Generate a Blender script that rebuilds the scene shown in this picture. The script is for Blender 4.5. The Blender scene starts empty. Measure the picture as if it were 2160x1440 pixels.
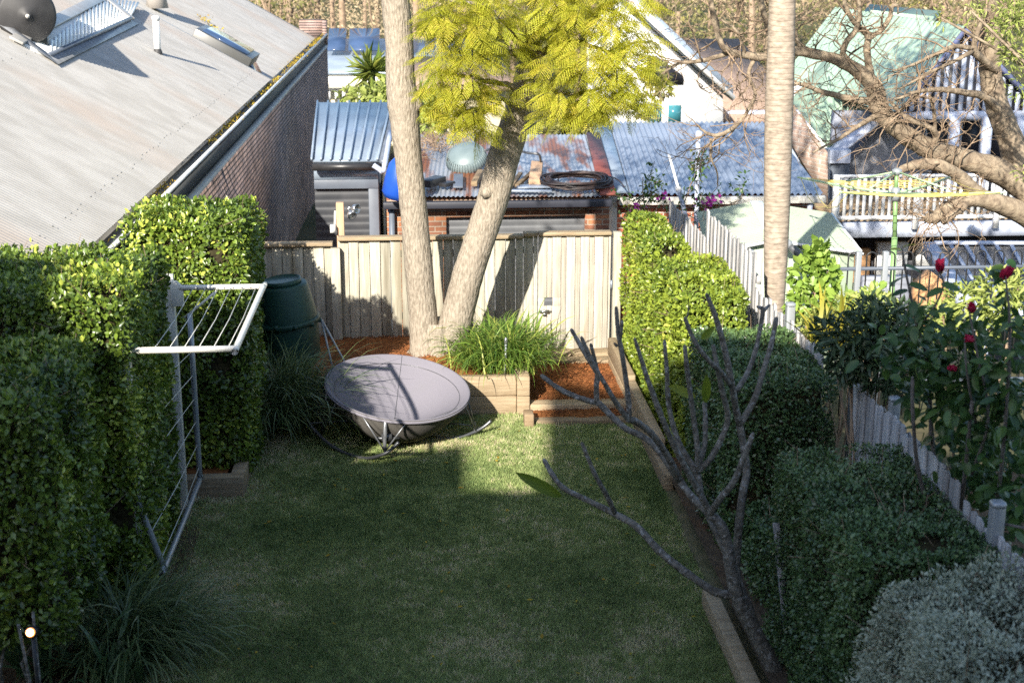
import bpy, math, random
import numpy as np
from math import radians, sin, cos, tan, pi

# ------------------------------------------------------------------ camera, sky, sun, exposure
scene = bpy.context.scene
COL = scene.collection
CAM_H = 4.8; FPX = 3000.0
YAW = radians(3.82); PITCH = radians(15.46)
cam_data = bpy.data.cameras.new('camera'); cam = bpy.data.objects.new('camera', cam_data)
COL.objects.link(cam); scene.camera = cam
cam.location = (0, 0, CAM_H)
cam.rotation_euler = (pi/2 - PITCH, 0, -YAW)
cam_data.sensor_width = 36.0; cam_data.lens = 50.0
cam_data.clip_start = 0.05; cam_data.clip_end = 2000
cam_data.dof.use_dof = True; cam_data.dof.focus_distance = 15.2; cam_data.dof.aperture_fstop = 2.8

SUN_AZ = radians(23.5); SUN_EL = radians(29.5)
world = bpy.data.worlds.new('World'); scene.world = world; world.use_nodes = True
wn = world.node_tree.nodes; wl = world.node_tree.links
sky = wn.new('ShaderNodeTexSky'); sky.sky_type = 'NISHITA'; sky.sun_disc = False
sky.sun_elevation = SUN_EL; sky.sun_rotation = pi + SUN_AZ
sky.air_density = 1.0; sky.dust_density = 1.0; sky.ozone_density = 1.5
wl.new(sky.outputs[0], wn['Background'].inputs[0]); wn['Background'].inputs[1].default_value = 0.125
sun_data = bpy.data.lights.new('sun', 'SUN'); sun = bpy.data.objects.new('sun', sun_data); COL.objects.link(sun)
sun_data.energy = 5.0; sun_data.angle = radians(0.55); sun_data.color = (1.0, 0.93, 0.81)
sun.rotation_euler = (pi/2 - SUN_EL, 0, -SUN_AZ)
sun.location = (-20, -30, 30)
scene.view_settings.view_transform = 'Standard'; scene.view_settings.look = 'None'
scene.view_settings.exposure = 1.2; scene.view_settings.gamma = 1.0
scene.render.engine = 'CYCLES'
scene.cycles.use_denoising = False
scene.cycles.sample_clamp_indirect = 4.0; scene.cycles.max_bounces = 7; scene.cycles.transparent_max_bounces = 8

# ------------------------------------------------------------------ pixel (of the 2160 px photograph) to place
_F = np.array([sin(YAW)*cos(PITCH), cos(YAW)*cos(PITCH), -sin(PITCH)])
_R = np.array([cos(YAW), -sin(YAW), 0.0]); _U = np.cross(_R, _F); _C = np.array([0, 0, CAM_H])
def _ray(x, y): return _F + _R*(x-1080)/FPX + _U*(720-y)/FPX
def GZ(x, y, z=0.0):
    d = _ray(x, y); return _C + d*((z-CAM_H)/d[2])
def AY(x, y, Y):
    d = _ray(x, y); return _C + d*(Y/d[1])
def AX(x, y, X):
    d = _ray(x, y); return _C + d*(X/d[0])

rng = np.random.default_rng(7)
random.seed(7)

# ------------------------------------------------------------------ mesh helpers
class MB:
    """Collects shapes (world coordinates) and links them as ONE mesh object."""
    def __init__(s): s.V = []; s.Q = []; s.T3 = []; s.N = []; s.A = []; s.n = 0
    def add(s, V, quads=None, tris=None, ngons=None, tint=0.5):
        V = np.asarray(V, float).reshape(-1, 3)
        if quads is not None and len(quads): s.Q.append(np.asarray(quads, int)+s.n)
        if tris is not None and len(tris): s.T3.append(np.asarray(tris, int)+s.n)
        for g in (ngons or []): s.N.append([i+s.n for i in g])
        s.V.append(V); t = np.asarray(tint, float)
        s.A.append(np.full(len(V), float(t)) if t.ndim == 0 else t)
        s.n += len(V); return s
    def box(s, a, b, tint=0.5):
        x0, y0, z0 = np.minimum(a, b); x1, y1, z1 = np.maximum(a, b)
        V = [(x0,y0,z0),(x1,y0,z0),(x1,y1,z0),(x0,y1,z0),(x0,y0,z1),(x1,y0,z1),(x1,y1,z1),(x0,y1,z1)]
        return s.add(V, [(0,3,2,1),(4,5,6,7),(0,1,5,4),(1,2,6,5),(2,3,7,6),(3,0,4,7)], tint=tint)
    def bar(s, p, q, w, h, up=(0,0,1), tint=0.5):
        """a straight bar from p to q, w wide and h high"""
        p = np.asarray(p, float); q = np.asarray(q, float); d = q-p; d /= np.linalg.norm(d)
        up = np.asarray(up, float); sd = np.cross(d, up); sd /= np.linalg.norm(sd); u = np.cross(sd, d)
        V = [c+sd*i*w/2+u*j*h/2 for c in (p, q) for i, j in ((-1,-1),(1,-1),(1,1),(-1,1))]
        return s.add(V, [(3,2,1,0),(4,5,6,7),(0,1,5,4),(1,2,6,5),(2,3,7,6),(3,0,4,7)], tint=tint)
    def tube(s, pts, r, seg=8, tint=0.5, wob=0.0, cap=True, flat=1.0):
        P = np.asarray(pts, float); n = len(P)
        r = np.full(n, float(r)) if np.ndim(r) == 0 else np.asarray(r, float)
        T = np.gradient(P, axis=0); T /= (np.linalg.norm(T, axis=1)[:, None]+1e-12)
        a = np.array([0, 0, 1.0]) if abs(T[0][2]) < .9 else np.array([1.0, 0, 0])
        N = np.zeros_like(P); v = np.cross(T[0], a); v /= np.linalg.norm(v)
        for i in range(n):
            v = v-T[i]*(v@T[i]); v /= (np.linalg.norm(v)+1e-12); N[i] = v
        B = np.cross(T, N)
        an = np.linspace(0, 2*pi, seg, endpoint=False)
        rr = r[:, None]*np.ones(seg)
        if wob: rr = rr*(1+wob*(rng.random((n, seg))-.5))
        V = P[:, None, :]+(rr*np.cos(an))[:, :, None]*N[:, None, :]+(rr*np.sin(an)*flat)[:, :, None]*B[:, None, :]
        i = np.arange(n-1)[:, None]*seg; j = np.arange(seg)[None, :]; k = (j+1) % seg
        Q = np.stack([i+j, i+k, i+seg+k, i+seg+j], -1).reshape(-1, 4)
        ng = [list(range(seg))[::-1], [(n-1)*seg+x for x in range(seg)]] if cap else None
        return s.add(V.reshape(-1, 3), Q, ngons=ng, tint=tint)
    def lathe(s, prof, c, seg=32, axis=None, tint=0.5, cap=True):
        """profile [(r, h)] turned round an axis through c"""
        ax = np.array([0, 0, 1.0]) if axis is None else np.asarray(axis, float)/np.linalg.norm(axis)
        a = np.array([1.0, 0, 0]) if abs(ax[0]) < .9 else np.array([0, 1.0, 0])
        u = np.cross(ax, a); u /= np.linalg.norm(u); w = np.cross(ax, u)
        an = np.linspace(0, 2*pi, seg, endpoint=False); c = np.asarray(c, float); n = len(prof)
        V = np.array([[c+ax*h+r*(u*cos(t)+w*sin(t)) for t in an] for r, h in prof])
        i = np.arange(n-1)[:, None]*seg; j = np.arange(seg)[None, :]; k = (j+1) % seg
        Q = np.stack([i+j, i+k, i+seg+k, i+seg+j], -1).reshape(-1, 4)
        ng = []
        if cap:
            if prof[0][0] > 1e-4: ng.append(list(range(seg))[::-1])
            if prof[-1][0] > 1e-4: ng.append([(n-1)*seg+x for x in range(seg)])
        return s.add(V.reshape(-1, 3), Q, ngons=ng, tint=tint)
    def grid(s, G, tint=0.5, closed=False):
        G = np.asarray(G, float); m, n = G.shape[:2]
        i = np.arange(m-1)[:, None]*n; j = np.arange(n if closed else n-1)[None, :]; k = (j+1) % n
        Q = np.stack([i+j, i+k, i+n+k, i+n+j], -1).reshape(-1, 4)
        return s.add(G.reshape(-1, 3), Q, tint=tint)
    def prism(s, poly, d, tint=0.5):
        """flat polygon (3D points) pushed along vector d"""
        P = np.asarray(poly, float); n = len(P); d = np.asarray(d, float)
        Q = [(i, (i+1) % n, n+(i+1) % n, n+i) for i in range(n)]
        return s.add(np.vstack([P, P+d]), Q, ngons=[list(range(n))[::-1], list(range(n, 2*n))], tint=tint)
    def build(s, name, mat, parent=None, origin=None, smooth=False, bevel=0, solid=0):
        V = np.vstack(s.V) if s.V else np.zeros((0, 3)); A = np.concatenate(s.A)
        org = ROOT[parent.name] if parent is not None else (np.zeros(3) if origin is None else np.asarray(origin, float))
        me = bpy.data.meshes.new(name)
        loops = []; starts = []; tot = []; o = 0
        for arr, k in [(q, 4) for q in s.Q]+[(t, 3) for t in s.T3]:
            loops.append(arr.reshape(-1)); m = len(arr)
            starts.append(o+np.arange(m)*k); o += m*k; tot.append(m)
        for g in s.N:
            loops.append(np.array(g)); starts.append(np.array([o])); o += len(g)
        L = np.concatenate(loops).astype(np.int32); S = np.concatenate(starts).astype(np.int32)
        me.vertices.add(len(V)); me.vertices.foreach_set('co', (V-org).astype(np.float32).ravel())
        me.loops.add(len(L)); me.loops.foreach_set('vertex_index', L)
        me.polygons.add(len(S)); me.polygons.foreach_set('loop_start', S)
        if smooth: me.polygons.foreach_set('use_smooth', np.ones(len(S), bool))
        me.update(calc_edges=True)
        me.attributes.new('tint', 'FLOAT', 'POINT').data.foreach_set('value', A.astype(np.float32))
        me.materials.append(mat)
        ob = bpy.data.objects.new(name, me); COL.objects.link(ob)
        if parent is not None: ob.parent = parent; ROOT[ob.name] = org
        else: ob.location = org; ROOT[ob.name] = org
        if bevel:
            b = ob.modifiers.new('bevel', 'BEVEL'); b.width = bevel; b.segments = 2; b.limit_method = 'ANGLE'; b.angle_limit = radians(40)
        if solid:
            b = ob.modifiers.new('solid', 'SOLIDIFY'); b.thickness = solid; b.offset = 0
        return ob
ROOT = {}
def tag(o, label=None, cat=None, group=None, kind=None):
    if label: o['label'] = label
    if cat: o['category'] = cat
    if group: o['group'] = group
    if kind: o['kind'] = kind
    return o
def thing(name, label, cat, loc, group=None):
    o = bpy.data.objects.new(name, None); COL.objects.link(o); o.location = tuple(loc); o.empty_display_size = .2
    ROOT[o.name] = np.asarray(loc, float); return tag(o, label, cat, group)
def copy_tree(o, parent=None):
    c = o.copy(); COL.objects.link(c); c.parent = parent
    for ch in list(o.children): copy_tree(ch, c)
    return c

# ------------------------------------------------------------------ materials
def newmat(name):
    m = bpy.data.materials.new(name); m.use_nodes = True
    nt = m.node_tree; return m, nt.nodes, nt.links, nt.nodes['Principled BSDF']
def col(c): return (c[0], c[1], c[2], 1)
def pm(name, c1, c2=None, scale=4., rough=.6, bump=0., bscale=None, metal=0., spec=.5, tint=0., stretch=(1,1,1),
       detail=6, lo=.35, hi=.65, c3=None, s3=1., lo3=.55, hi3=.75, rot=(0,0,0), rvar=0.):
    """principled surface: two colours mixed by noise, a third in blotches, optional bump, per-piece tint"""
    m, N, L, B = newmat(name)
    tc = N.new('ShaderNodeTexCoord'); mp = N.new('ShaderNodeMapping'); mp.inputs['Scale'].default_value = stretch
    mp.inputs['Rotation'].default_value = rot
    L.new(tc.outputs['Object'], mp.inputs[0])
    nz = N.new('ShaderNodeTexNoise'); nz.inputs['Scale'].default_value = scale; nz.inputs['Detail'].default_value = detail
    L.new(mp.outputs[0], nz.inputs['Vector'])
    out = None
    if c2 is not None:
        mr = N.new('ShaderNodeMapRange'); mr.inputs[1].default_value = lo; mr.inputs[2].default_value = hi
        L.new(nz.outputs[0], mr.inputs[0])
        mx = N.new('ShaderNodeMix'); mx.data_type = 'RGBA'
        mx.inputs[6].default_value = col(c1); mx.inputs[7].default_value = col(c2)
        L.new(mr.outputs[0], mx.inputs[0]); out = mx.outputs[2]
    if c3 is not None:
        n3 = N.new('ShaderNodeTexNoise'); n3.inputs['Scale'].default_value = s3; n3.inputs['Detail'].default_value = 5
        L.new(mp.outputs[0], n3.inputs['Vector'])
        m3 = N.new('ShaderNodeMapRange'); m3.inputs[1].default_value = lo3; m3.inputs[2].default_value = hi3
        L.new(n3.outputs[0], m3.inputs[0])
        mx = N.new('ShaderNodeMix'); mx.data_type = 'RGBA'; mx.inputs[7].default_value = col(c3)
        if out is not None: L.new(out, mx.inputs[6])
        else: mx.inputs[6].default_value = col(c1)
        L.new(m3.outputs[0], mx.inputs[0]); out = mx.outputs[2]
    if tint:
        at = N.new('ShaderNodeAttribute'); at.attribute_name = 'tint'
        mr = N.new('ShaderNodeMapRange'); mr.inputs[3].default_value = 1-tint; mr.inputs[4].default_value = 1+tint
        L.new(at.outputs['Fac'], mr.inputs[0])
        mx = N.new('ShaderNodeMix'); mx.data_type = 'RGBA'; mx.blend_type = 'MULTIPLY'; mx.inputs[0].default_value = 1
        if out is not None: L.new(out, mx.inputs[6])
        else: mx.inputs[6].default_value = col(c1)
        L.new(mr.outputs[0], mx.inputs[7]); out = mx.outputs[2]
    if out is not None: L.new(out, B.inputs['Base Color'])
    else: B.inputs['Base Color'].default_value = col(c1)
    B.inputs['Roughness'].default_value = rough; B.inputs['Metallic'].default_value = metal
    B.inputs['Specular IOR Level'].default_value = spec
    if rvar:
        mr = N.new('ShaderNodeMapRange'); mr.inputs[3].default_value = rough-rvar; mr.inputs[4].default_value = rough+rvar
        L.new(nz.outputs[0], mr.inputs[0]); L.new(mr.outputs[0], B.inputs['Roughness'])
    if bump:
        bn = N.new('ShaderNodeBump'); bn.inputs['Distance'].default_value = bump; bn.inputs['Strength'].default_value = .9
        if bscale:
            n2 = N.new('ShaderNodeTexNoise'); n2.inputs['Scale'].default_value = bscale; n2.inputs['Detail'].default_value = 8
            L.new(mp.outputs[0], n2.inputs['Vector']); L.new(n2.outputs[0], bn.inputs['Height'])
        else: L.new(nz.outputs[0], bn.inputs['Height'])
        L.new(bn.outputs[0], B.inputs['Normal'])
    return m
def lm(name, c1, c2, rough=.45, trans=.3, spec=.5, c3=None, f3=.9, tcol=None):
    """leaf: colour runs from c1 to c2 with the leaf's own tint (c3 for the few above f3), some light passes through"""
    m, N, L, B = newmat(name)
    at = N.new('ShaderNodeAttribute'); at.attribute_name = 'tint'
    cr = N.new('ShaderNodeValToRGB'); e = cr.color_ramp.elements
    e[0].color = col(c1); e[1].color = col(c2)
    if c3 is not None:
        e[1].position = f3-.02; n = e.new(f3); n.color = col(c3)
    L.new(at.outputs['Fac'], cr.inputs[0]); L.new(cr.outputs[0], B.inputs['Base Color'])
    B.inputs['Roughness'].default_value = rough; B.inputs['Specular IOR Level'].default_value = spec
    tr = N.new('ShaderNodeBsdfTranslucent'); ms = N.new('ShaderNodeMixShader'); ms.inputs[0].default_value = trans
    if tcol is not None:
        mx = N.new('ShaderNodeMix'); mx.data_type = 'RGBA'; mx.blend_type = 'MULTIPLY'; mx.inputs[0].default_value = 1
        L.new(cr.outputs[0], mx.inputs[6]); mx.inputs[7].default_value = col(tcol); L.new(mx.outputs[2], tr.inputs[0])
    else: L.new(cr.outputs[0], tr.inputs[0])
    L.new(B.outputs[0], ms.inputs[1]); L.new(tr.outputs[0], ms.inputs[2])
    L.new(ms.outputs[0], N['Material Output'].inputs[0])
    return m
def brick(name, c1, c2, mortar, axis, bw=.24, rh=.086, ms=.011, dark=None, rough=.85):
    m, N, L, B = newmat(name)
    tc = N.new('ShaderNodeTexCoord'); sp = N.new('ShaderNodeSeparateXYZ'); cb = N.new('ShaderNodeCombineXYZ')
    L.new(tc.outputs['Object'], sp.inputs[0]); L.new(sp.outputs[axis], cb.inputs[0]); L.new(sp.outputs['Z'], cb.inputs[1])
    bt = N.new('ShaderNodeTexBrick'); L.new(cb.outputs[0], bt.inputs['Vector'])
    bt.inputs['Scale'].default_value = 1; bt.inputs['Brick Width'].default_value = bw; bt.inputs['Row Height'].default_value = rh
    bt.inputs['Mortar Size'].default_value = ms; bt.inputs['Mortar Smooth'].default_value = .2
    bt.inputs['Color1'].default_value = col(c1); bt.inputs['Color2'].default_value = col(c2); bt.inputs['Mortar'].default_value = col(mortar)
    nz = N.new('ShaderNodeTexNoise'); nz.inputs['Scale'].default_value = 2.2; nz.inputs['Detail'].default_value = 8
    L.new(tc.outputs['Object'], nz.inputs['Vector'])
    mr = N.new('ShaderNodeMapRange'); mr.inputs[1].default_value = .3; mr.inputs[2].default_value = .7
    mr.inputs[3].default_value = .55; mr.inputs[4].default_value = 1.3; L.new(nz.outputs[0], mr.inputs[0])
    mx = N.new('ShaderNodeMix'); mx.data_type = 'RGBA'; mx.blend_type = 'MULTIPLY'; mx.inputs[0].default_value = 1
    L.new(bt.outputs['Color'], mx.inputs[6]); L.new(mr.outputs[0], mx.inputs[7]); L.new(mx.outputs[2], B.inputs['Base Color'])
    bn = N.new('ShaderNodeBump'); bn.inputs['Distance'].default_value = .008; bn.invert = True
    L.new(bt.outputs['Fac'], bn.inputs['Height']); L.new(bn.outputs[0], B.inputs['Normal'])
    B.inputs['Roughness'].default_value = rough; B.inputs['Specular IOR Level'].default_value = .25
    return m

M = {}
M['soil'] = pm('soil', (.12,.115,.06), (.19,.165,.10), 9, .95, .02, 60, spec=.1, c3=(.10,.13,.05), s3=1.2)
M['terrain'] = pm('terrain', (.10,.085,.05), (.06,.07,.035), .35, .95, .05, 3, spec=.1)
M['lane'] = pm('lane_asphalt', (.06,.06,.062), (.09,.088,.085), 3, .9, .004, 120, spec=.2)
M['mulch'] = pm('mulch', (.17,.062,.022), (.34,.135,.045), 24, .9, .03, 55, spec=.15, c3=(.12,.045,.02), s3=3)
M['dirt'] = pm('garden_dirt', (.075,.055,.038), (.12,.09,.06), 9, .95, .03, 40, spec=.1, c3=(.14,.07,.035), s3=2.5)
M['chips'] = pm('mulch_chip', (.27,.10,.033), (.19,.065,.025), 3, .85, tint=.6, spec=.2)
M['sleeper'] = pm('sleeper_timber', (.34,.255,.165), (.23,.16,.095), 5, .85, .006, 40, stretch=(1,1,6), tint=.22, c3=(.30,.20,.12), s3=2.5, spec=.2)
M['sleeper_long'] = pm('sleeper_timber_long', (.36,.285,.19), (.25,.185,.115), 6, .85, .006, 40, stretch=(.5,4,6), tint=.22, c3=(.29,.21,.13), s3=2.0, spec=.2)
M['paling'] = pm('treated_paling', (.44,.415,.34), (.29,.27,.215), 7, .85, .003, 30, stretch=(5,5,.45), tint=.25, c3=(.235,.205,.145), s3=1.4, lo3=.5, hi3=.7, spec=.2)
M['greypaling'] = pm('grey_paling', (.43,.425,.42), (.25,.24,.235), 8, .9, .003, 40, stretch=(7,7,.5), tint=.3, spec=.15)
M['cutwood'] = pm('new_timber', (.50,.34,.22), (.42,.27,.17), 8, .8, .002, 30, stretch=(4,4,.4), spec=.2)
M['bark'] = pm('grey_bark', (.345,.30,.24), (.215,.18,.14), 55, .95, .028, 42, stretch=(1,1,.3), spec=.1, c3=(.32,.275,.22), s3=2.0, lo=.38, hi=.62)
M['palmbark'] = None
M['frangibark'] = pm('frangipani_bark', (.09,.08,.066), (.21,.195,.17), 26, .85, .014, 45, spec=.25, c3=(.33,.325,.315), s3=34, lo3=.56, hi3=.68)
M['poincbark'] = pm('poinciana_bark', (.33,.265,.19), (.17,.13,.095), 12, .92, .02, 22, stretch=(1,1,1), spec=.1)
M['twig'] = pm('dry_twig', (.30,.22,.155), (.20,.145,.10), 5, .9, spec=.1, tint=.3)
M['core'] = pm('dark_core', (.035,.028,.018), (.05,.045,.022), 12, .95, .05, 14, spec=.05)
M['hedge'] = lm('hedge_leaf', (.024,.056,.018), (.20,.29,.038), .30, .30, .6, (.52,.58,.10), .74)
M['hedge_dark'] = lm('box_leaf', (.035,.08,.032), (.135,.215,.07), .30, .2, .6, (.22,.29,.12), .9)
M['hedge_mid'] = lm('lilly_leaf', (.08,.14,.022), (.33,.40,.05), .36, .28, .5, (.55,.54,.10), .82)
M['silver'] = lm('silver_leaf', (.25,.28,.19), (.53,.55,.42), .55, .15, .3)
M['strap'] = lm('strappy_leaf', (.06,.13,.025), (.20,.31,.045), .4, .3, .45, (.38,.42,.09), .88)
M['lomandra'] = lm('lomandra_leaf', (.045,.085,.032), (.19,.24,.10), .36, .2, .5)
M['clivia'] = lm('clivia_leaf', (.05,.11,.045), (.13,.20,.085), .32, .2, .5)
M['jacaranda'] = lm('jacaranda_leaf', (.26,.32,.025), (.58,.56,.07), .5, .5, .3, (.66,.56,.10), .8)
M['grass'] = lm('lawn_blade', (.13,.195,.065), (.39,.46,.18), .6, .3, .25, (.62,.56,.36), .80)
M['hibiscus'] = lm('hibiscus_leaf', (.030,.075,.022), (.095,.17,.04), .36, .3, .5, (.42,.44,.05), .965)
M['petal'] = lm('red_petal', (.48,.015,.06), (.66,.05,.14), .5, .3, .3)
M['pinkpetal'] = lm('magenta_petal', (.55,.04,.40), (.65,.10,.5), .5, .3, .3)
M['nandina'] = lm('nandina_leaf', (.03,.06,.03), (.085,.13,.055), .4, .2, .45)
M['ficus'] = lm('rubber_leaf', (.14,.25,.04), (.34,.46,.09), .4, .3, .45)
M['cordy'] = lm('cordyline_leaf', (.22,.24,.03), (.42,.36,.05), .45, .35, .4)
M['frangileaf'] = lm('frangipani_leaf', (.13,.19,.02), (.24,.27,.03), .45, .4, .4)
M['yucca'] = lm('yucca_leaf', (.10,.17,.03), (.28,.30,.06), .45, .3, .4)
M['scrub_a'] = lm('dry_scrub_leaf', (.34,.26,.16), (.56,.45,.29), .8, .3, .1)
M['scrub_b'] = lm('olive_leaf', (.11,.12,.04), (.31,.29,.11), .7, .3, .15, (.46,.40,.10), .85)
M['yellowleaf'] = lm('yellow_green_leaf', (.22,.29,.06), (.46,.50,.16), .55, .35, .2)
M['litter'] = lm('leaf_litter', (.28,.17,.02), (.50,.38,.04), .8, .25, .2)
def metal(name, c1, c2, rough=.45, metalv=.0, scale=3, spec=.5, **k): return pm(name, c1, c2, scale, rough, 0, metal=metalv, spec=spec, rvar=.08, **k)
M['creamroof'] = metal('cream_colour_steel', (.385,.37,.345), (.315,.30,.275), .42, c3=(.35,.285,.235), s3=.5, lo3=.52, hi3=.8, stretch=(.5,1,1))
M['whitewall'] = pm('white_corrugated', (.78,.78,.75), (.70,.70,.66), 1.5, .5)
M['flashing'] = metal('lead_flashing', (.26,.27,.285), (.17,.175,.185), .5, .3, 8)
M['gutter'] = metal('dark_gutter', (.16,.155,.145), (.11,.105,.10), .45)
M['gutterlip'] = metal('pale_gutter_lip', (.62,.63,.63), (.5,.51,.52), .4)
M['coping'] = pm('concrete_coping', (.60,.575,.52), (.47,.45,.41), 3, .85, .003, 30)
M['soffit'] = pm('weathered_board', (.13,.135,.135), (.09,.092,.095), 3, .85, stretch=(1,.2,1))
M['glass'] = pm('skylight_glass', (.05,.085,.17), (.03,.055,.11), 1.5, .08, spec=.8)
M['frame'] = metal('skylight_frame', (.10,.10,.10), (.085,.085,.08), .4, .3)
M['whiteplastic'] = pm('white_plastic', (.78,.77,.74), (.72,.71,.67), 4, .45)
M['blackplastic'] = pm('black_plastic', (.03,.029,.03), (.045,.044,.045), 5, .6)
M['steeltank'] = metal('painted_tank', (.42,.45,.52), (.36,.39,.46), .35, .4)
M['brickdark'] = brick('purple_brick', (.38,.26,.215), (.245,.185,.175), (.055,.048,.046), 'Y', ms=.015)
M['brickred'] = brick('orange_brick', (.36,.15,.07), (.20,.085,.055), (.33,.25,.19), 'X')
M['brickred2'] = brick('red_brick', (.38,.12,.065), (.28,.09,.055), (.42,.38,.33), 'X')
M['galv'] = metal('weathered_zinc', (.31,.35,.42), (.21,.25,.32), .42, .35, 1.2)
M['galvrust'] = metal('rusty_zinc', (.35,.38,.425), (.24,.265,.305), .45, .3, 1.2, c3=(.23,.085,.035), s3=1.1, lo3=.50, hi3=.60, stretch=(2.6,.5,1))
M['rustcap'] = pm('rust_red_cap', (.22,.065,.045), (.15,.04,.03), 3, .6, .002, 20)
M['slateblue'] = metal('slate_steel', (.115,.135,.17), (.085,.10,.13), .45)
M['bluegreyroof'] = metal('blue_grey_steel', (.30,.36,.43), (.225,.275,.345), .35, .3, 1.2)
M['roller'] = metal('grey_roller_door', (.15,.155,.165), (.10,.105,.115), .4, .2)
M['rollerdark'] = metal('dark_roller_door', (.035,.038,.045), (.05,.053,.06), .5)
M['black'] = pm('black_paint', (.018,.018,.02), (.028,.028,.03), 5, .4)
M['steel'] = metal('bright_steel', (.55,.56,.58), (.45,.46,.48), .25, .9)
M['darksteel'] = metal('dark_steel', (.10,.105,.115), (.15,.155,.165), .35, .6)
M['greysteel'] = metal('grey_powder_steel', (.33,.35,.37), (.29,.31,.33), .35, .35)
M['creampaint'] = pm('cream_enamel', (.72,.70,.64), (.66,.64,.575), 6, .35)
M['wire'] = pm('pale_cord', (.62,.62,.58), None, rough=.5)
M['canvas'] = pm('grey_canvas', (.20,.19,.22), (.155,.148,.172), 260, .9, .0015, 420, spec=.1, c3=(.17,.165,.185), s3=3)
M['canvasunder'] = pm('canvas_underside', (.15,.142,.13), (.12,.112,.104), 60, .9, .002, 90, spec=.1)
M['binplastic'] = pm('green_plastic', (.018,.055,.042), (.024,.068,.052), 5, .5, .001, 60, spec=.4)
M['blueplastic'] = pm('blue_drum', (.015,.075,.42), (.012,.06,.34), 4, .35)
M['shedgreen'] = pm('pale_green_steel', (.42,.49,.36), (.38,.45,.33), 2, .4)
M['shedroof'] = pm('pale_green_roof', (.35,.41,.32), (.31,.365,.285), 2, .5, c3=(.32,.28,.19), s3=1.6, lo3=.62, hi3=.8)
M['whitepaint'] = pm('white_paint', (.80,.80,.80), (.74,.74,.75), 2, .5)
M['bluewhite'] = pm('blue_white_paint', (.46,.51,.62), (.39,.43,.55), 2, .5)
M['housegrey'] = pm('shade_grey_house', (.27,.285,.33), (.23,.24,.285), 1, .7)  # grey leans to slate blue, taking in the tree shade on the walls
M['houseblue'] = pm('shade_blue_house', (.15,.17,.30), (.10,.115,.21), 1, .6)  # deeper blue, the shade over the house is put into the colour
M['navy'] = pm('dark_recess', (.02,.022,.032), (.03,.032,.045), 1, .5)
M['greenroof'] = metal('mint_roof', (.33,.45,.345), (.27,.38,.285), .45, 0, .8)
M['creamwall'] = pm('cream_render', (.62,.55,.40), (.55,.48,.34), 1, .85)
M['tileroof'] = pm('brown_tiles', (.33,.23,.17), (.24,.165,.125), 4, .85, .03, 7, stretch=(3,1,1))
M['teal'] = pm('teal_glass', (.05,.22,.25), (.03,.13,.17), 2, .1, spec=.8)
M['hoist'] = pm('hoist_green', (.36,.50,.30), (.32,.46,.27), 5, .4)
M['hoistpole'] = pm('hoist_pole_green', (.20,.33,.13), (.15,.26,.10), 3, .4)
M['yellowcord'] = pm('yellow_cord', (.60,.48,.12), None, rough=.5)
M['terracotta'] = pm('orange_render', (.52,.30,.15), (.45,.25,.12), 2, .8)
M['polyroof'] = metal('smoked_polycarbonate', (.06,.07,.10), (.035,.042,.062), .25, .2)
M['board'] = pm('offcut_board', (.33,.24,.14), (.22,.15,.085), 6, .85, stretch=(.6,4,4), tint=.5)
M['hose'] = pm('black_hose', (.022,.020,.022), (.05,.03,.025), 5, .5)
M['cage'] = pm('blue_green_plastic', (.155,.20,.21), (.12,.16,.17), 4, .45)
M['houseown'] = pm('render_wall', (.45,.44,.42), (.40,.39,.37), 1, .85)
def palm_bark():
    m, N, L, B = newmat('palm_bark')
    tc = N.new('ShaderNodeTexCoord'); sp = N.new('ShaderNodeSeparateXYZ'); L.new(tc.outputs['Object'], sp.inputs[0])
    nz = N.new('ShaderNodeTexNoise'); nz.inputs['Scale'].default_value = 3.5; nz.inputs['Detail'].default_value = 4; L.new(tc.outputs['Object'], nz.inputs['Vector'])
    ad = N.new('ShaderNodeMath'); ad.operation = 'MULTIPLY_ADD'; L.new(nz.outputs[0], ad.inputs[0]); ad.inputs[1].default_value = .09
    L.new(sp.outputs['Z'], ad.inputs[2])
    mu = N.new('ShaderNodeMath'); mu.operation = 'MULTIPLY'; mu.inputs[1].default_value = 19; L.new(ad.outputs[0], mu.inputs[0])
    fr = N.new('ShaderNodeMath'); fr.operation = 'FRACT'; L.new(mu.outputs[0], fr.inputs[0])
    cr = N.new('ShaderNodeValToRGB'); e = cr.color_ramp.elements
    e[0].color = (.25,.195,.145,1); e[0].position = 0; e[1].color = (.375,.31,.245,1); e[1].position = .22
    L.new(fr.outputs[0], cr.inputs[0])
    n2 = N.new('ShaderNodeTexNoise'); n2.inputs['Scale'].default_value = 14; n2.inputs['Detail'].default_value = 8
    mp = N.new('ShaderNodeMapping'); mp.inputs['Scale'].default_value = (1,1,2.2); L.new(tc.outputs['Object'], mp.inputs[0]); L.new(mp.outputs[0], n2.inputs['Vector'])
    mr = N.new('ShaderNodeMapRange'); mr.inputs[1].default_value = .3; mr.inputs[2].default_value = .7; mr.inputs[3].default_value = .6; mr.inputs[4].default_value = 1.25
    L.new(n2.outputs[0], mr.inputs[0])
    mx = N.new('ShaderNodeMix'); mx.data_type = 'RGBA'; mx.blend_type = 'MULTIPLY'; mx.inputs[0].default_value = 1
    L.new(cr.outputs[0], mx.inputs[6]); L.new(mr.outputs[0], mx.inputs[7]); L.new(mx.outputs[2], B.inputs['Base Color'])
    bn = N.new('ShaderNodeBump'); bn.inputs['Distance'].default_value = .006; L.new(fr.outputs[0], bn.inputs['Height']); L.new(bn.outputs[0], B.inputs['Normal'])
    B.inputs['Roughness'].default_value = .9; B.inputs['Specular IOR Level'].default_value = .15
    return m
M['palmbark'] = palm_bark()

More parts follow.
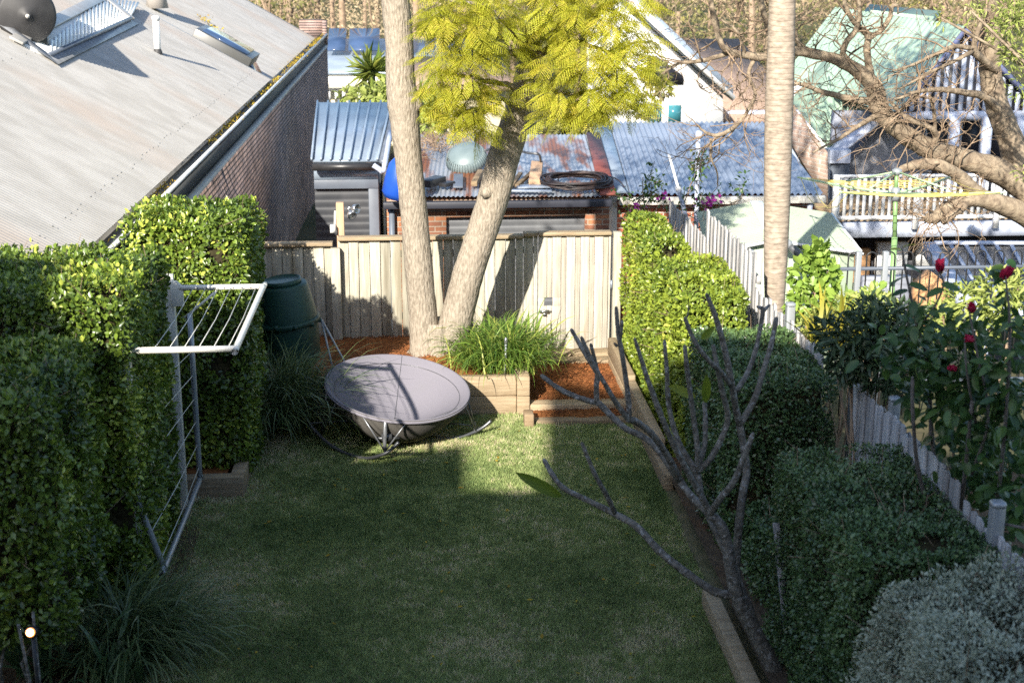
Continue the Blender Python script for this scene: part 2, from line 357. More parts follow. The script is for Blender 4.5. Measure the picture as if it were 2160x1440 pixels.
# ------------------------------------------------------------------ foliage helpers
LEAF = np.array([(0,0,0),(-.34,.30,.07),(.34,.30,.07),(-.40,.62,.06),(.40,.62,.06),(0,1,-.10),(0,.32,-.02),(0,.64,-.03)])
LEAF_T = np.array([(0,6,1),(0,2,6),(5,3,7),(5,7,4)]); LEAF_Q = np.array([(1,6,7,3),(6,2,4,7)])
DIAM = np.array([(0,0,0),(-.38,.5,.08),(.38,.5,.08),(0,1,-.06)]); DIAM_T = np.array([(0,2,1),(1,2,3)])
def unit(v): return v/(np.linalg.norm(v, axis=-1, keepdims=True)+1e-9)
def rdir(n): return unit(rng.normal(size=(n, 3)))
def leaves(mb, P, D, Nn, size, aspect=.75, tint=None, simple=False):
    """a leaf at each point P along D, its face towards Nn"""
    n = len(P); D = unit(D); S = unit(np.cross(D, Nn)); Nn = np.cross(S, D)
    size = np.broadcast_to(np.asarray(size, float), (n,))
    T = DIAM if simple else LEAF
    V = P[:, None, :]+size[:, None, None]*(T[None, :, 0, None]*aspect*S[:, None, :]+T[None, :, 1, None]*D[:, None, :]+T[None, :, 2, None]*Nn[:, None, :])
    k = len(T); off = (np.arange(n)*k)[:, None, None]
    t = rng.random(n) if tint is None else np.broadcast_to(np.asarray(tint, float), (n,))
    if simple: mb.add(V.reshape(-1, 3), tris=(DIAM_T[None]+off).reshape(-1, 3), tint=np.repeat(t, k))
    else: mb.add(V.reshape(-1, 3), quads=(LEAF_Q[None]+off).reshape(-1, 4), tris=(LEAF_T[None]+off).reshape(-1, 3), tint=np.repeat(t, k))
    return mb
def wave(P, f, ph=0.):
    x, y, z = P[:, 0]*f, P[:, 1]*f, P[:, 2]*f
    return (np.sin(x*1.3+2.1*np.sin(y*.7+ph))+np.sin(y*1.7+1.7*np.sin(z*.9+ph))+np.sin(z*1.5+1.9*np.sin(x*.8+ph*2)))/3
_LAT = np.random.default_rng(3).random((64, 64, 64))*2-1
def vn(P, f, ph=0.):
    """value noise between -1 and 1"""
    Q = P*f+ph*7.3+100.; i = np.floor(Q).astype(int); t = Q-i; t = t*t*(3-2*t); o = 0
    for a in (0, 1):
        for b in (0, 1):
            for c in (0, 1):
                w_ = (t[:, 0] if a else 1-t[:, 0])*(t[:, 1] if b else 1-t[:, 1])*(t[:, 2] if c else 1-t[:, 2])
                o = o+w_*_LAT[(i[:, 0]+a) % 64, (i[:, 1]+b) % 64, (i[:, 2]+c) % 64]
    return o
def rbox_points(a, b, r, n, faces):
    """points and outward normals on a rounded box; faces from 'xXyYzZ' (capital = high side)"""
    a = np.asarray(a, float); b = np.asarray(b, float); d = b-a
    ar = {'x': d[1]*d[2], 'X': d[1]*d[2], 'y': d[0]*d[2], 'Y': d[0]*d[2], 'z': d[0]*d[1], 'Z': d[0]*d[1]}
    tot = sum(ar[f] for f in faces); out = []
    for f in faces:
        m = int(n*ar[f]/tot); p = a+d*rng.random((m, 3)); ax = 'xyz'.index(f.lower()); p[:, ax] = b[ax] if f.isupper() else a[ax]; out.append(p)
    p = np.vstack(out); q = np.clip(p, a+r, b-r); nn = unit(p-q); return q+nn*r, nn
def hedge(name, label, a, b, leaf, dens, mat, faces='xXyYZ', r=.16, bumpy=.06, aspect=.75, shag=.05, simple=False, cat='hedge', group=None, up=.35, sprigs=0):
    a = np.asarray(a, float); b = np.asarray(b, float)
    root = thing(name, label, cat, ((a[0]+b[0])/2, (a[1]+b[1])/2, a[2]), group)
    d = b-a; area = sum({'x': d[1]*d[2], 'X': d[1]*d[2], 'y': d[0]*d[2], 'Y': d[0]*d[2], 'z': d[0]*d[1], 'Z': d[0]*d[1]}[f] for f in faces)
    n = int(area*dens); P, Nn = rbox_points(a, b, r, n, faces); n = len(P)
    P = P+Nn*(bumpy*wave(P, 5.5, a[0])+.5*bumpy*wave(P, 13, a[1])+shag*(rng.random(n)**.7*2-1.35))[:, None]
    kp = (wave(P, 7.5, 3.)+.5*rng.random(n)) < .86; P, Nn = P[kp], Nn[kp]; n = len(P)
    D = Nn*(.35+.5*rng.random((n, 1)))+rdir(n)*.95+np.array([0, 0, up])
    FN = Nn+rdir(n)*.55+np.array([0, 0, .25])
    mb = MB(); t = np.clip(.45+.22*wave(P, 3.2, 1.)+.30*(rng.random(n)*2-1), 0, 1)
    leaves(mb, P, D, FN, leaf*(.5+.8*rng.random(n)**1.3), aspect, t, simple)
    for _ in range(sprigs):
        p0, n0 = rbox_points(a, b, r, 40, 'Z'); p0 = p0[random.randrange(len(p0))]
        L = .08+.12*random.random(); dv = np.array([random.uniform(-.5,.5), random.uniform(-.5,.5), 1.])*L
        m = 9; pp = p0+dv*np.linspace(0, 1, m)[:, None]; leaves(mb, pp, rdir(m)+dv*4, rdir(m)+np.array([0, 0, 1]), leaf*.9, aspect, .75+.2*rng.random(m), simple)
    mb.build('foliage', mat, root)
    tw = MB(); m_ = int(area*26); p_, n_ = rbox_points(a, b, r, m_, faces)
    for i in range(len(p_)):
        dv = n_[i]*.8+rng.normal(size=3)*.6+np.array([0, 0, .4]); L_ = .05+.09*random.random(); q_ = p_[i]-n_[i]*(.09-.05*random.random()); tw.tube([q_, q_+dv*L_], [.0035, .0015], 4, tint=random.random(), cap=False)
    tw.build('twigs', M['twig'], root)
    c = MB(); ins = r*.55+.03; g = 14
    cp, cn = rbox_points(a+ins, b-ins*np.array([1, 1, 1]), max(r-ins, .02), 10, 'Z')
    c.box(a+np.array([ins, ins, 0]), b-ins); c.build('dark_core', M['core'], root, bevel=.05)  # solid dark box filling the hedge, keeps gaps between leaves dark
    return root
def blades(mb, base, n, L, spread, w, droop=1.0, seg=5, az=None, rise=.9, jitter=.12, tint=None, lean=None):
    """arching strap leaves from round base"""
    base = np.asarray(base, float); a = rng.random(n)*2*pi if az is None else az[0]+(az[1]-az[0])*rng.random(n)
    Lb = L*(.55+.55*rng.random(n)); el = rise*(.45+.6*rng.random(n))
    h = np.stack([np.cos(a), np.sin(a), np.zeros(n)], 1)
    if lean is not None: h = unit(h+np.asarray(lean, float))
    start = base+np.stack([rng.normal(size=n)*jitter, rng.normal(size=n)*jitter, np.zeros(n)], 1)+h*spread*.12
    s = np.linspace(0, 1, seg+1)
    ang = el[:, None]*1.45-(droop*(.6+.8*rng.random(n)))[:, None]*s[None, :]**1.6*2.0
    ds = Lb[:, None]/seg
    hx = np.cumsum(np.cos(ang)*ds, 1)-np.cos(ang)*ds; hz = np.cumsum(np.sin(ang)*ds, 1)-np.sin(ang)*ds
    C = start[:, None, :]+h[:, None, :]*hx[:, :, None]+np.array([0, 0, 1.])*hz[:, :, None]
    C[:, :, 2] = np.maximum(C[:, :, 2], base[2]+.01+.02*rng.random((n, 1)))
    side = unit(np.cross(h, np.array([0, 0, 1.]))+rng.normal(size=(n, 3))*.25)
    ww = w*(1-s**2.2)*(.7+.3*np.minimum(1, s*5)); ww[-1] = w*.04
    V = np.stack([C-side[:, None, :]*ww[None, :, None]/2, C+side[:, None, :]*ww[None, :, None]/2], 2).reshape(-1, 3)
    m = 2*(seg+1); i = (np.arange(n)*m)[:, None]; j = (np.arange(seg)*2)[None, :]
    Q = np.stack([i+j, i+j+1, i+j+3, i+j+2], -1).reshape(-1, 4)
    t = rng.random(n) if tint is None else tint
    mb.add(V, Q, tint=np.repeat(t, m)); return mb
def smoothpath(pts, n=None, k=4):
    """Catmull-Rom through the points (any number of columns)"""
    P = np.asarray(pts, float)
    if len(P) < 3: return P
    Q = np.vstack([2*P[0]-P[1], P, 2*P[-1]-P[-2]]); out = []
    for i in range(1, len(Q)-2):
        for t in np.linspace(0, 1, k, endpoint=False):
            a, b, c, d = Q[i-1], Q[i], Q[i+1], Q[i+2]
            out.append(.5*((2*b)+(-a+c)*t+(2*a-5*b+4*c-d)*t*t+(-a+3*b-3*c+d)*t**3))
    out.append(P[-1]); return np.array(out)
def corr(mb, p00, pu, pv, pitch, amp, rows=6, segs=6, kind='sine', tint=.5, flip=1):
    """corrugated sheet: p00 corner, pu corner along the eave, pv corner up the slope"""
    p00, pu, pv = (np.asarray(x, float) for x in (p00, pu, pv)); u = pu-p00; v = pv-p00; L = np.linalg.norm(u)
    nn = np.cross(u, v); nn /= np.linalg.norm(nn)
    if nn[2] < 0: nn = -nn
    n = max(2, int(L/pitch*segs)); s = np.linspace(0, 1, n+1); ph = s*L/pitch
    if kind == 'sine': h = np.sin(ph*2*pi)*amp
    else: h = amp*np.clip(6*(np.abs((ph % 1)-.5)-.32), 0, 1)
    R = np.linspace(0, 1, rows+1)
    mb.grid(p00+s[None, :, None]*u+R[:, None, None]*v+(h[None, :, None]*nn)); return mb

# ------------------------------------------------------------------ the ground
def sheet(name, x0, x1, y0, y1, z, mat, nx=2, ny=2, bump=0.):
    mb = MB(); X, Y = np.meshgrid(np.linspace(x0, x1, nx), np.linspace(y0, y1, ny)); Z = np.full_like(X, z)
    if bump: Z = Z+bump*wave(np.stack([X.ravel(), Y.ravel(), Z.ravel()], 1), 2.3).reshape(X.shape)
    mb.grid(np.stack([X, Y, Z], -1)); return tag(mb.build(name, mat, smooth=bool(bump)), kind='structure')
def terrain_z(X, Y):
    s = np.clip((Y-17.0)/3.0, 0, 1); s = s*s*(3-2*s); z = -.06-1.75*s
    z = z-np.clip((Y-34)/50, 0, 1)*2.5+np.clip((Y-85)/70, 0, 1.6)*6.0
    return np.where((X > 3.4) & (Y < 20), np.minimum(z, -.35-.1*s*14), z)
xs = np.concatenate([[-600, -200, -90], np.linspace(-60, 3.3, 30), np.linspace(3.5, 70, 30), [120, 250, 600]])
ys = np.concatenate([[-300, -60, -20], np.linspace(-5, 16.9, 12), np.linspace(17, 20.5, 8), np.linspace(22, 160, 40), [250, 450, 900]])
X, Y = np.meshgrid(xs, ys); tb = MB(); tb.grid(np.stack([X, Y, terrain_z(X, Y)], -1)); tag(tb.build('terrain', M['terrain'], smooth=True), kind='structure')
sheet('lane', -30, 30, 18.6, 22.6, -1.74, M['lane'])
sheet('lawn', -3.1, 3.2, -1.0, 14.6, 0.0, M['soil'], 60, 120, .012)
# raised mulch bed at the back, with its mound round the tree
gx, gy = np.meshgrid(np.linspace(-2.9, 1.16, 60), np.linspace(14.46, 16.42, 40))
gp = np.stack([gx.ravel(), gy.ravel(), gx.ravel()*0], 1)
gz = .36+(.02*wave(gp, 4.0)+.015*wave(gp, 11.)).reshape(gx.shape)+.12*np.exp(-(((gx-.17)/.55)**2+((gy-15.35)/.5)**2))
mb = MB(); mb.grid(np.stack([gx, gy, gz], -1)); tag(mb.build('mulch_ground', M['mulch'], smooth=True), kind='structure')
gx, gy = np.meshgrid(np.linspace(1.16, 2.24, 20), np.linspace(14.1, 16.2, 30)); gp = np.stack([gx.ravel(), gy.ravel(), gx.ravel()*0], 1)
mb = MB(); mb.grid(np.stack([gx, gy, .045+.05*(gy > 14.5)+.012*wave(gp, 6.).reshape(gx.shape)], -1)); tag(mb.build('mulch_ground', M['mulch'], smooth=True), kind='structure')
for (x0, x1, y0, y1, z) in [(2.26, 3.24, 4.5, 16.4, .12), (-2.9, -1.80, 12.34, 14.5, .13), (-2.9, -1.9, 4.0, 12.2, .012)]:
    mt_ = 'mulch' if y1 == 14.5 else 'dirt'; gx, gy = np.meshgrid(np.linspace(x0, x1, 12), np.linspace(y0, y1, 60)); gp = np.stack([gx.ravel(), gy.ravel(), gx.ravel()*0], 1)
    mb = MB(); mb.grid(np.stack([gx, gy, z+.015*wave(gp, 5.).reshape(gx.shape)], -1)); tag(mb.build('mulch_ground', M[mt_], smooth=True), kind='structure')
# bark chips over the mulch, nobody could count them
mb = MB(); n = 9000
pc = np.vstack([np.stack([rng.uniform(-2.0, 1.1, n), rng.uniform(14.5, 16.4, n), np.zeros(n)], 1), np.stack([rng.uniform(1.2, 2.2, n//2), rng.uniform(14.15, 16.1, n//2), np.zeros(n//2)], 1)])
zz = np.where(pc[:, 0] < 1.15, .375+.02*wave(pc, 4.)+.015*wave(pc, 11.)+.12*np.exp(-(((pc[:, 0]-.17)/.55)**2+((pc[:, 1]-15.35)/.5)**2)), .055+.05*(pc[:, 1] > 14.5)+.012*wave(pc, 6.))
pc[:, 2] = zz
dd = rdir(len(pc)); dd[:, 2] *= .35
leaves(mb, pc, dd, np.array([0, 0, 1.])+rdir(len(pc))*.5, .02+.035*rng.random(len(pc)), .3, None, True)
tag(mb.build('bark_chips', M['chips']), 'rust orange bark chips covering the raised garden bed under the tree', 'mulch', kind='stuff')
# the lawn's blades
def lawn(n, y0, y1, size):
    Yb = rng.uniform(y0, y1, n); Xb = rng.uniform(-2.05, 2.2, n)
    P = np.stack([Xb, Yb, np.zeros(n)], 1)
    keep = ~((Xb < -1.62) & (Yb > 12.2)) & ~((Xb > 1.15) & (Yb > 14.05)) & (Yb < 14.38)
    # worn towards the left edge
    worn = np.clip((-1.1-Xb)/.7, 0, 1)*.6+.5*np.clip(vn(P, 1.3, .4), 0, 1)
    keep &= rng.random(n) > worn*.75
    P = P[keep]; n = len(P); P[:, 2] = .012*wave(P, 2.3)-.002
    D = np.stack([rng.normal(size=n)*.55, rng.normal(size=n)*.55, .55+.5*rng.random(n)], 1)
    D = unit(D); S = unit(np.cross(D, rdir(n))); L = size*(.6+.8*rng.random(n))
    V = np.stack([P-S*.0035*size/.03, P+S*.0035*size/.03, P+D*L[:, None]], 1).reshape(-1, 3)
    t = np.clip(.36+.34*vn(P, .9, .8)+.30*vn(P, 3.1, .2)+.30*vn(P, 13., .5)+.2*vn(P, 30., 1.)+.27*(rng.random(n)*2-1)+.30*np.clip((-1.0-P[:, 0])/.8, 0, 1), 0, 1)
    return V, np.arange(n*3).reshape(-1, 3), np.repeat(t, 3)
mb = MB()
for a in ((190000, 8.0, 11.0, .034), (200000, 11.0, 14.4, .038)):
    V, T3, t = lawn(*a); mb.add(V, tris=T3, tint=t)
tag(mb.build('lawn_grass', M['grass']), 'short mown lawn, green with straw coloured worn patches', 'grass', kind='stuff')

mb = MB(); n = 90; P = np.stack([rng.uniform(-1.7, 2.1, n), rng.uniform(8.6, 14.2, n), np.full(n, .03)], 1)
leaves(mb, P, rdir(n)*np.array([1, 1, .15]), np.array([0, 0, 1.])+rdir(n)*.4, .025+.035*rng.random(n), .55); tag(mb.build('fallen_leaves', M['litter']), 'dry fallen leaves scattered over the lawn', 'leaves', kind='stuff')
sheet('garden_bed', 3.42, 7.5, 3.5, 13.4, -.30, M['dirt'], 20, 40, .03)

# ------------------------------------------------------------------ the unseen house behind the viewer: shaped to throw the big shade over the yard
oh = thing('unseen_shade_house', 'unseen house wall behind the viewer, outline cut to shade the yard', 'house', (0, -1.2, 0))
prof = [(-16,-.2),(-16,9.9),(-7.9,9.85),(-7.6,9.6),(-7.1,8.9),(-6.95,8.72),(-6.5,8.70),(-5.83,8.91),(-5.35,8.15),(-4.62,8.13),(-5.3,9.43),(-5.55,10.12),(-4.4,9.75),(-3.4,9.5),(-2.1,9.25),(-1.5,9.2),(-.5,8.5),(9,8.5),(9,-.2)]  # stepped outline and slanted notch fitted to the lit and shaded lawn
mb = MB(); mb.prism([(x, -1.0, z) for x, z in prof], (0, -.35, 0)); mb.build('wall', M['houseown'], oh)
mb = MB(); mb.box((-15.8, -5, 8.2), (-8, -1.4, 8.5)); mb.box((-3.8, -6, 7.8), (8.8, -1.4, 8.1)); mb.build('roof', M['flashing'], oh)
for x, z in ((-15.8, 8.3), (8.7, 8.1)): mb = MB(); mb.box((x, -6, -.2), (x+.2, -1.4, z)); mb.build('side_wall', M['houseown'], oh)
for x in (-4.5, 2.5): mb = MB(); mb.box((x, -.996, 3.2), (x+2.2, -.97, 5.6)); mb.build('window', M['glass'], oh)

# ------------------------------------------------------------------ left neighbour: long brick building with a cream corrugated roof
XW = -2.9; ZG = 2.08; YN, YM, YF = 11.55, 30.1, 48.2; TP = .56
nb = thing('brick_building', 'long dark brick building with pale corrugated roof and leaf filled gutter beside the yard', 'building', (XW-4, 27, -6))
mb = MB(); mb.box((XW-.22, YN, -6), (XW, YF, ZG-.40)); mb.build('brick_wall', M['brickdark'], nb)
mb = MB(); mb.box((XW-.12, YF-.35, ZG-.40), (XW+.01, YF+.25, ZG+.42)); mb.box((XW-.9, YF+.002, ZG-.3), (XW-.121, YF+.25, ZG+.45)); mb.build('parapet', M['brickdark'], nb)
mb = MB()
for k, y in enumerate(np.arange(YN, YF-1, 2.8)): mb.box((XW-.06, y, ZG-.40), (XW+.045, min(y+2.79, YF-.5), ZG-.345), tint=random.random())
mb.build('wall_coping', M['coping'], nb, bevel=.006)
mb = MB(); mb.box((XW-.17, YN, ZG-.343), (XW-.062, YF-.4, ZG-.03)); mb.box((XW-.061, YN, ZG-.343), (XW-.02, YF-.4, ZG-.33)); mb.build('fascia', M['soffit'], nb)
mb = MB(); mb.prism([(XW-.23, YN+.02, -6), (XW-13.0, YN+.02, -6), (XW-13.0, YN+.02, ZG+TP*12.7), (XW-.23, YN+.02, ZG-.02)], (0, .2, 0)); mb.build('end_wall', M['brickred'], nb)
# gutter: a real open channel
mb = MB(); gy = np.array([YN, YF-.35]); pr = [(-.175, .02), (-.17, -.10), (-.02, -.10), (.015, -.02), (.02, .0)]
G = np.array([[(XW+dx, y, ZG+dz) for dx, dz in pr] for y in gy]); mb.grid(G); gut = mb.build('gutter', M['gutter'], nb, solid=.004)
mb = MB(); mb.tube([(XW+.022, YN, ZG+.0), (XW+.022, YF-.35, ZG+.0)], .028, 8); mb.build('gutter_lip', M['gutterlip'], gut)
n = 2600; yy = YN+(YF-YN)*rng.random(n)**.8; dens = np.clip(.25+.9*np.sin(yy*.9)+.4*np.sin(yy*2.7)+np.clip((yy-17)/6, -1, 1)*.7, .03, 1); yy = yy[rng.random(n) < dens]; n = len(yy)
P = np.stack([XW-.08+.05*rng.normal(size=n), yy, ZG-.03+.055*rng.random(n)], 1); mb = MB()
leaves(mb, P, rdir(n)+np.array([0, 0, .5]), rdir(n)+np.array([0, 0, .6]), .035+.035*rng.random(n), .4, None, True); mb.build('leaf_litter', M['litter'], gut)
mb = MB(); mb.box((XW-.165, YN, ZG-.095), (XW-.03, YF-.4, ZG-.065)); mb.build('gutter_silt', M['soil'], gut)
# roofs (near one a step higher than the far one)
RW = 13.0
def roofp(x, y, dz=0): return np.array([x, y, ZG+.10+TP*(XW-.12-x)+dz])
def rp(px, py, dz=0):
    """where the line of sight meets the near roof"""
    d = _ray(px, py); n = np.array([TP, 0, 1.0]); p0 = roofp(XW-.12, 20, dz); t = ((p0-_C)@n)/(d@n); return _C+d*t
mb = MB(); corr(mb, roofp(XW-.10, YN), roofp(XW-.10, YM), roofp(XW-RW, YN), .076, .009, 10, 6); mb.build('roof', M['creamroof'], nb)
mb = MB(); corr(mb, roofp(XW-.10, YM+.02, -.42), roofp(XW-.10, YF, -.42), roofp(XW-RW, YM+.02, -.42), .076, .009, 6, 6); mb.build('roof', M['creamroof'], nb)
mb = MB(); mb.prism([roofp(XW-.09, YM-.04, .014), roofp(XW-RW, YM-.04, .014), roofp(XW-RW, YM-.04, -.42), roofp(XW-.09, YM-.04, -.15)], (0, .10, 0)); mb.build('verge_board', M['creamroof'], nb)
mb = MB(); mb.prism([roofp(XW-.09, YF-.04, -.39), roofp(XW-RW, YF-.04, -.39), roofp(XW-RW, YF-.04, -.7), roofp(XW-.09, YF-.04, -.55)], (0, .12, 0)); mb.build('verge_board', M['flashing'], nb)
# roof screws in rows
mb = MB()
for k, xx in enumerate((XW-.42, XW-2.3, XW-4.1, XW-6.0)):
    for y in np.arange(YN+.3, YM, .228 if k == 0 else .38):
        if random.random() < .12: continue
        p = roofp(xx+random.gauss(0, .012), y+.01, .011); mb.lathe([(.009, 0), (.009, .007), (.005, .010)], p, 6)
mb.build('roof_screws', M['flashing'], nb)
# vent pipe
p = rp(333, 112); vp = MB(); vp.tube([p-np.array([0,0,.1]), p+np.array([0, 0, .58])], .058, 16); vp.lathe([(.07, .56), (.07, .62), (.03, .64)], p, 16)
vpo = vp.build('vent_pipe', M['whiteplastic'], nb, smooth=True)
mb = MB(); mb.lathe([(.085, -.06), (.08, .02), (.062, .06), (.06, .07)], p, 16); mb.build('pipe_collar', M['blackplastic'], vpo)
# skylight on the far roof, seen over the step
sk = MB(); d0 = -.42
a = rp(455, 78, d0); b = rp(565, 128, d0)
x0, x1 = a[0], b[0]; y0 = YM+.35; y1 = y0+1.55
def sp(x, y, h): return roofp(x, y, d0+h)
sl = np.array([TP, 0, 1.0])/math.hypot(TP, 1)
base = [sp(x0, y0, 0), sp(x1, y0, 0), sp(x1, y1, 0), sp(x0, y1, 0)]
sk.prism(base, sl*.52); sko = sk.build('skylight', M['frame'], nb, bevel=.01)
top = [sp(x0+.12, y0+.10, 0), sp(x1-.12, y0+.10, 0), sp(x1-.12, y1-.1, 0), sp(x0+.12, y1-.1, 0)]
mb = MB(); mb.prism([q+sl*.522 for q in top], sl*.03); mb.build('pane', M['glass'], sko)
mb = MB(); mb.prism([sp(x1+.001, y0+.05, 0)+sl*.30, sp(x1+.35, y0+.05, 0)+sl*.02, sp(x1+.35, y1-.05, 0)+sl*.02, sp(x1+.001, y1-.05, 0)+sl*.30], sl*.03); mb.build('apron', M['glass'], sko)
# dormer with a corrugated cheek, its lead flashing and the gutter stub
A = rp(122, 142); Bq = rp(292, 55)
f0 = rp(100, 117, .05); f1 = AY(273, 39, 27.4)
hn = np.array([.42, -.50, .76]); fd = (f1-f0)/np.linalg.norm(f1-f0); hn = hn-fd*(hn@fd); hn /= np.linalg.norm(hn)
def hp(px, py, lift=0):
    d = _ray(px, py); p0 = f0+hn*lift; return _C+d*(((p0-_C)@hn)/(d@hn))
c0, c1, c2 = hp(30, 84), hp(196, -4), hp(238, -6)
def thick(poly, t=.05): return [np.asarray(p)-hn*t for p in poly], hn*t
mb = MB(); mb.prism(*thick([f0, f1, c2, c1, c0])); dmo = mb.build('hip_roof', M['whitewall'], nb)
mb = MB(); rd = hp(118, 60)-hp(110, 90); rd /= np.linalg.norm(rd)
for k in range(24):
    t = (k+.5)/24; q = f0*(1-t)+f1*t; px_ = 100+173*t; top = hp(px_+.27*(t*60+20), max(-3, 117-78*t-(26+44*min(t/.55, 1, (1-t)/.42+.12))))
    mb.tube([q+hn*.006, top+hn*.006], .026, 6)
mb.build('roof_ribs', M['whitewall'], dmo)
mb = MB(); e1 = hp(62, 92); 
for (a_, b_, w_) in ((hp(34, 86, .02), hp(212, -4, .02), .20), (hp(226, -4, .025), f1+hn*.025, .20)): mb.bar(a_, b_, w_, .04, hn)
mb.build('hip_capping', M['creamroof'], nb, bevel=.008)
up = np.array([0, 0, .03])
mb = MB(); mb.add([A+up, Bq+up, f1-hn*.02, f0+up], [(0, 1, 2, 3)])
mb.add([rp(0, 62)+up*2, A+up*1.2, f0+up, rp(0, 56)+up*4], [(0, 1, 2, 3)]); mb.build('flashing', M['flashing'], nb, solid=.012)
mb = MB(); mb.tube([f0+np.array([.03, -.03, 0]), f1+np.array([.03, -.03, 0])], .035, 10); mb.build('hip_gutter', M['slateblue'], nb)
# solar hot water tank lying on the roof
tq = rp(55, 62, .02); cdir = np.array([-.35, .92, .12]); cdir /= np.linalg.norm(cdir)
c0 = hp(57, 33, .30)
tk = thing('water_tank', 'long horizontal hot water tank with black end cap on the pale roof', 'water tank', c0)
mb = MB(); mb.lathe([(.02, -.05), (.05, -.05), (.06, -.02), (.13, -.02), (.14, -.01), (.36, -.03), (.40, .02), (.41, .14), (.405, .18)], c0, 40, cdir); mb.build('end_cap', M['blackplastic'], tk, smooth=False)
mb = MB(); mb.lathe([(.395, .17), (.395, 2.2), (.3, 2.25)], c0, 40, cdir); mb.build('tank_body', M['steeltank'], tk, smooth=True)
mb = MB(); mb.lathe([(.03, -.08), (.03, -.05)], c0, 12, cdir); mb.build('valve', M['coping'], tk)
for s in (.35, 1.8):
    q = c0+cdir*s; mb = MB(); mb.box(q+np.array([-.3, -.05, -.62]), q+np.array([.3, .05, -.33])); mb.build('cradle', M['frame'], tk)
# whirly vent at the very top of the roof
q = rp(330, -6, -.1); wv = thing('roof_ventilator', 'rounded cream ventilator on the pale roof near the top edge', 'ventilator', q)
mb = MB(); mb.lathe([(.26, -.25), (.2, .1), (.2, .18)], q, 24); mb.build('ventilator_base', M['creamroof'], wv, smooth=True)
mb = MB(); mb.lathe([(.2, .18), (.3, .28), (.31, .42), (.22, .56), (.02, .62)], q, 24); mb.build('ventilator_head', M['creamroof'], wv, smooth=True)
# leaf clumps caught on the roof
mb = MB(); n = 90
for (px, py, dz) in ((445, 66, -.42), (438, 72, -.42), (428, 45, -.42)):
    q = rp(px, py, dz); m = n//3; P = q+rng.normal(size=(m, 3))*np.array([.14, .16, .04])+np.array([0, 0, .06]); leaves(mb, P, rdir(m), rdir(m)+np.array([0,0,1]), .10, .5, None, True)
mb.build('leaf_litter', M['litter'], nb)

# ------------------------------------------------------------------ back fence and gate
YFN = 16.4
def paling_panel(x0, x1, y, z0, z1, w=.125, lap=.0):
    mb = MB(); x = x0; k = 0
    while x < x1-.02:
        ww = min(w*(.92+.16*random.random()), x1-x); dy = .018*(k % 2)
        mb.box((x+.003, y-.018-dy, z0+.015*random.random()), (x+ww-.003, y-dy, z1-.012*random.random()), tint=random.random()); x += ww; k += 1
    return mb
def back_fence(x0, x1, z0, z1, label, posts):
    f = thing('paling_fence', label, 'fence', ((x0+x1)/2, YFN, z0))
    paling_panel(x0, x1, YFN, z0, z1-.04).build('paling_panel', M['paling'], f, bevel=.003)
    mb = MB(); mb.box((x0, YFN-.085, z1-.04), (x1, YFN+.06, z1)); mb.build('capping_rail', M['sleeper_long'], f, bevel=.005)
    for z in (z0+.25, z1-.22): mb = MB(); mb.box((x0, YFN+.003, z-.04), (x1, YFN+.043, z+.04)); mb.build('rail', M['paling'], f)
    for (px, pz) in posts:
        mb = MB(); mb.box((px-.055, YFN-.13, z0-.1), (px+.055, YFN-.04, pz), tint=.7); mb.build('post', M['paling'], f, bevel=.006)
        
    return f
back_fence(-2.85, -1.0, .34, 1.50, 'shaded lower section of timber paling fence behind the green compost bin', [])
back_fence(-.94, 1.225, .34, 1.56, 'sunlit timber paling fence behind the forked tree', [(-.97, 1.44)])
back_fence(1.228, 1.397, .06, 1.585, 'narrow timber fence panel between the forked tree and the gate', [])
# cap blocks standing proud at the joints
gt = thing('timber_gate', 'weathered grey timber gate of wide vertical boards with arched hand hole', 'gate', (1.85, YFN-.02, .1))
mb = MB(); x = 1.40; k = 0
hx0, hx1, hz0, hz1 = 1.475, 1.575, .70, .80
while x < 2.25:
    w = .105 if k % 2 == 0 else .062; w = min(w, 2.262-x); dy = .0 if k % 2 == 0 else .014
    if x < hx1 and x+w > hx0:
        a0 = max(x+.002, hx0); a1 = min(x+w-.002, hx1)
        mb.box((x+.002, YFN-.06+dy, .10), (x+w-.002, YFN-.04+dy, hz0), tint=.75); mb.box((x+.002, YFN-.06+dy, hz1), (x+w-.002, YFN-.04+dy, 1.545), tint=.75)
        if a0 > x+.003: mb.box((x+.002, YFN-.06+dy, hz0), (a0, YFN-.04+dy, hz1), tint=.75)
        if a1 < x+w-.003: mb.box((a1, YFN-.06+dy, hz0), (x+w-.002, YFN-.04+dy, hz1), tint=.75)
    else: mb.box((x+.002, YFN-.06+dy, .10), (x+w-.002, YFN-.04+dy, 1.545), tint=.55+.45*random.random() if k % 2 == 0 else .25+.2*random.random())
    x += w; k += 1
mb.build('gate_boards', pm('gate_timber', (.42,.39,.335), (.31,.28,.235), 7, .85, .003, 30, stretch=(5,5,.4), tint=.25, c3=(.25,.205,.155), s3=2.2, lo3=.6, hi3=.75, spec=.2), gt, bevel=.004)
mb = MB(); mb.box((1.40, YFN-.10, 1.547), (2.265, YFN+.05, 1.59)); mb.build('gate_cap', M['sleeper_long'], gt, bevel=.012)
for z in (.3, 1.2): mb = MB(); mb.box((1.41, YFN-.036, z), (2.25, YFN+.01, z+.1)); mb.build('gate_brace', M['paling'], gt)
mb = MB(); mb.box((1.42, YFN-.085, .62), (1.53, YFN-.062, .655)); mb.tube([(1.41, YFN-.075, .638), (1.56, YFN-.075, .638)], .009, 8); mb.box((1.46, YFN-.08, .58), (1.50, YFN-.063, .62)); mb.build('latch', M['steel'], gt)
for z in (.16, .9): mb = MB(); mb.box((2.262, YFN-.07, z), (2.285, YFN-.04, z+.1)); mb.build('hinge', M['galv'], gt)
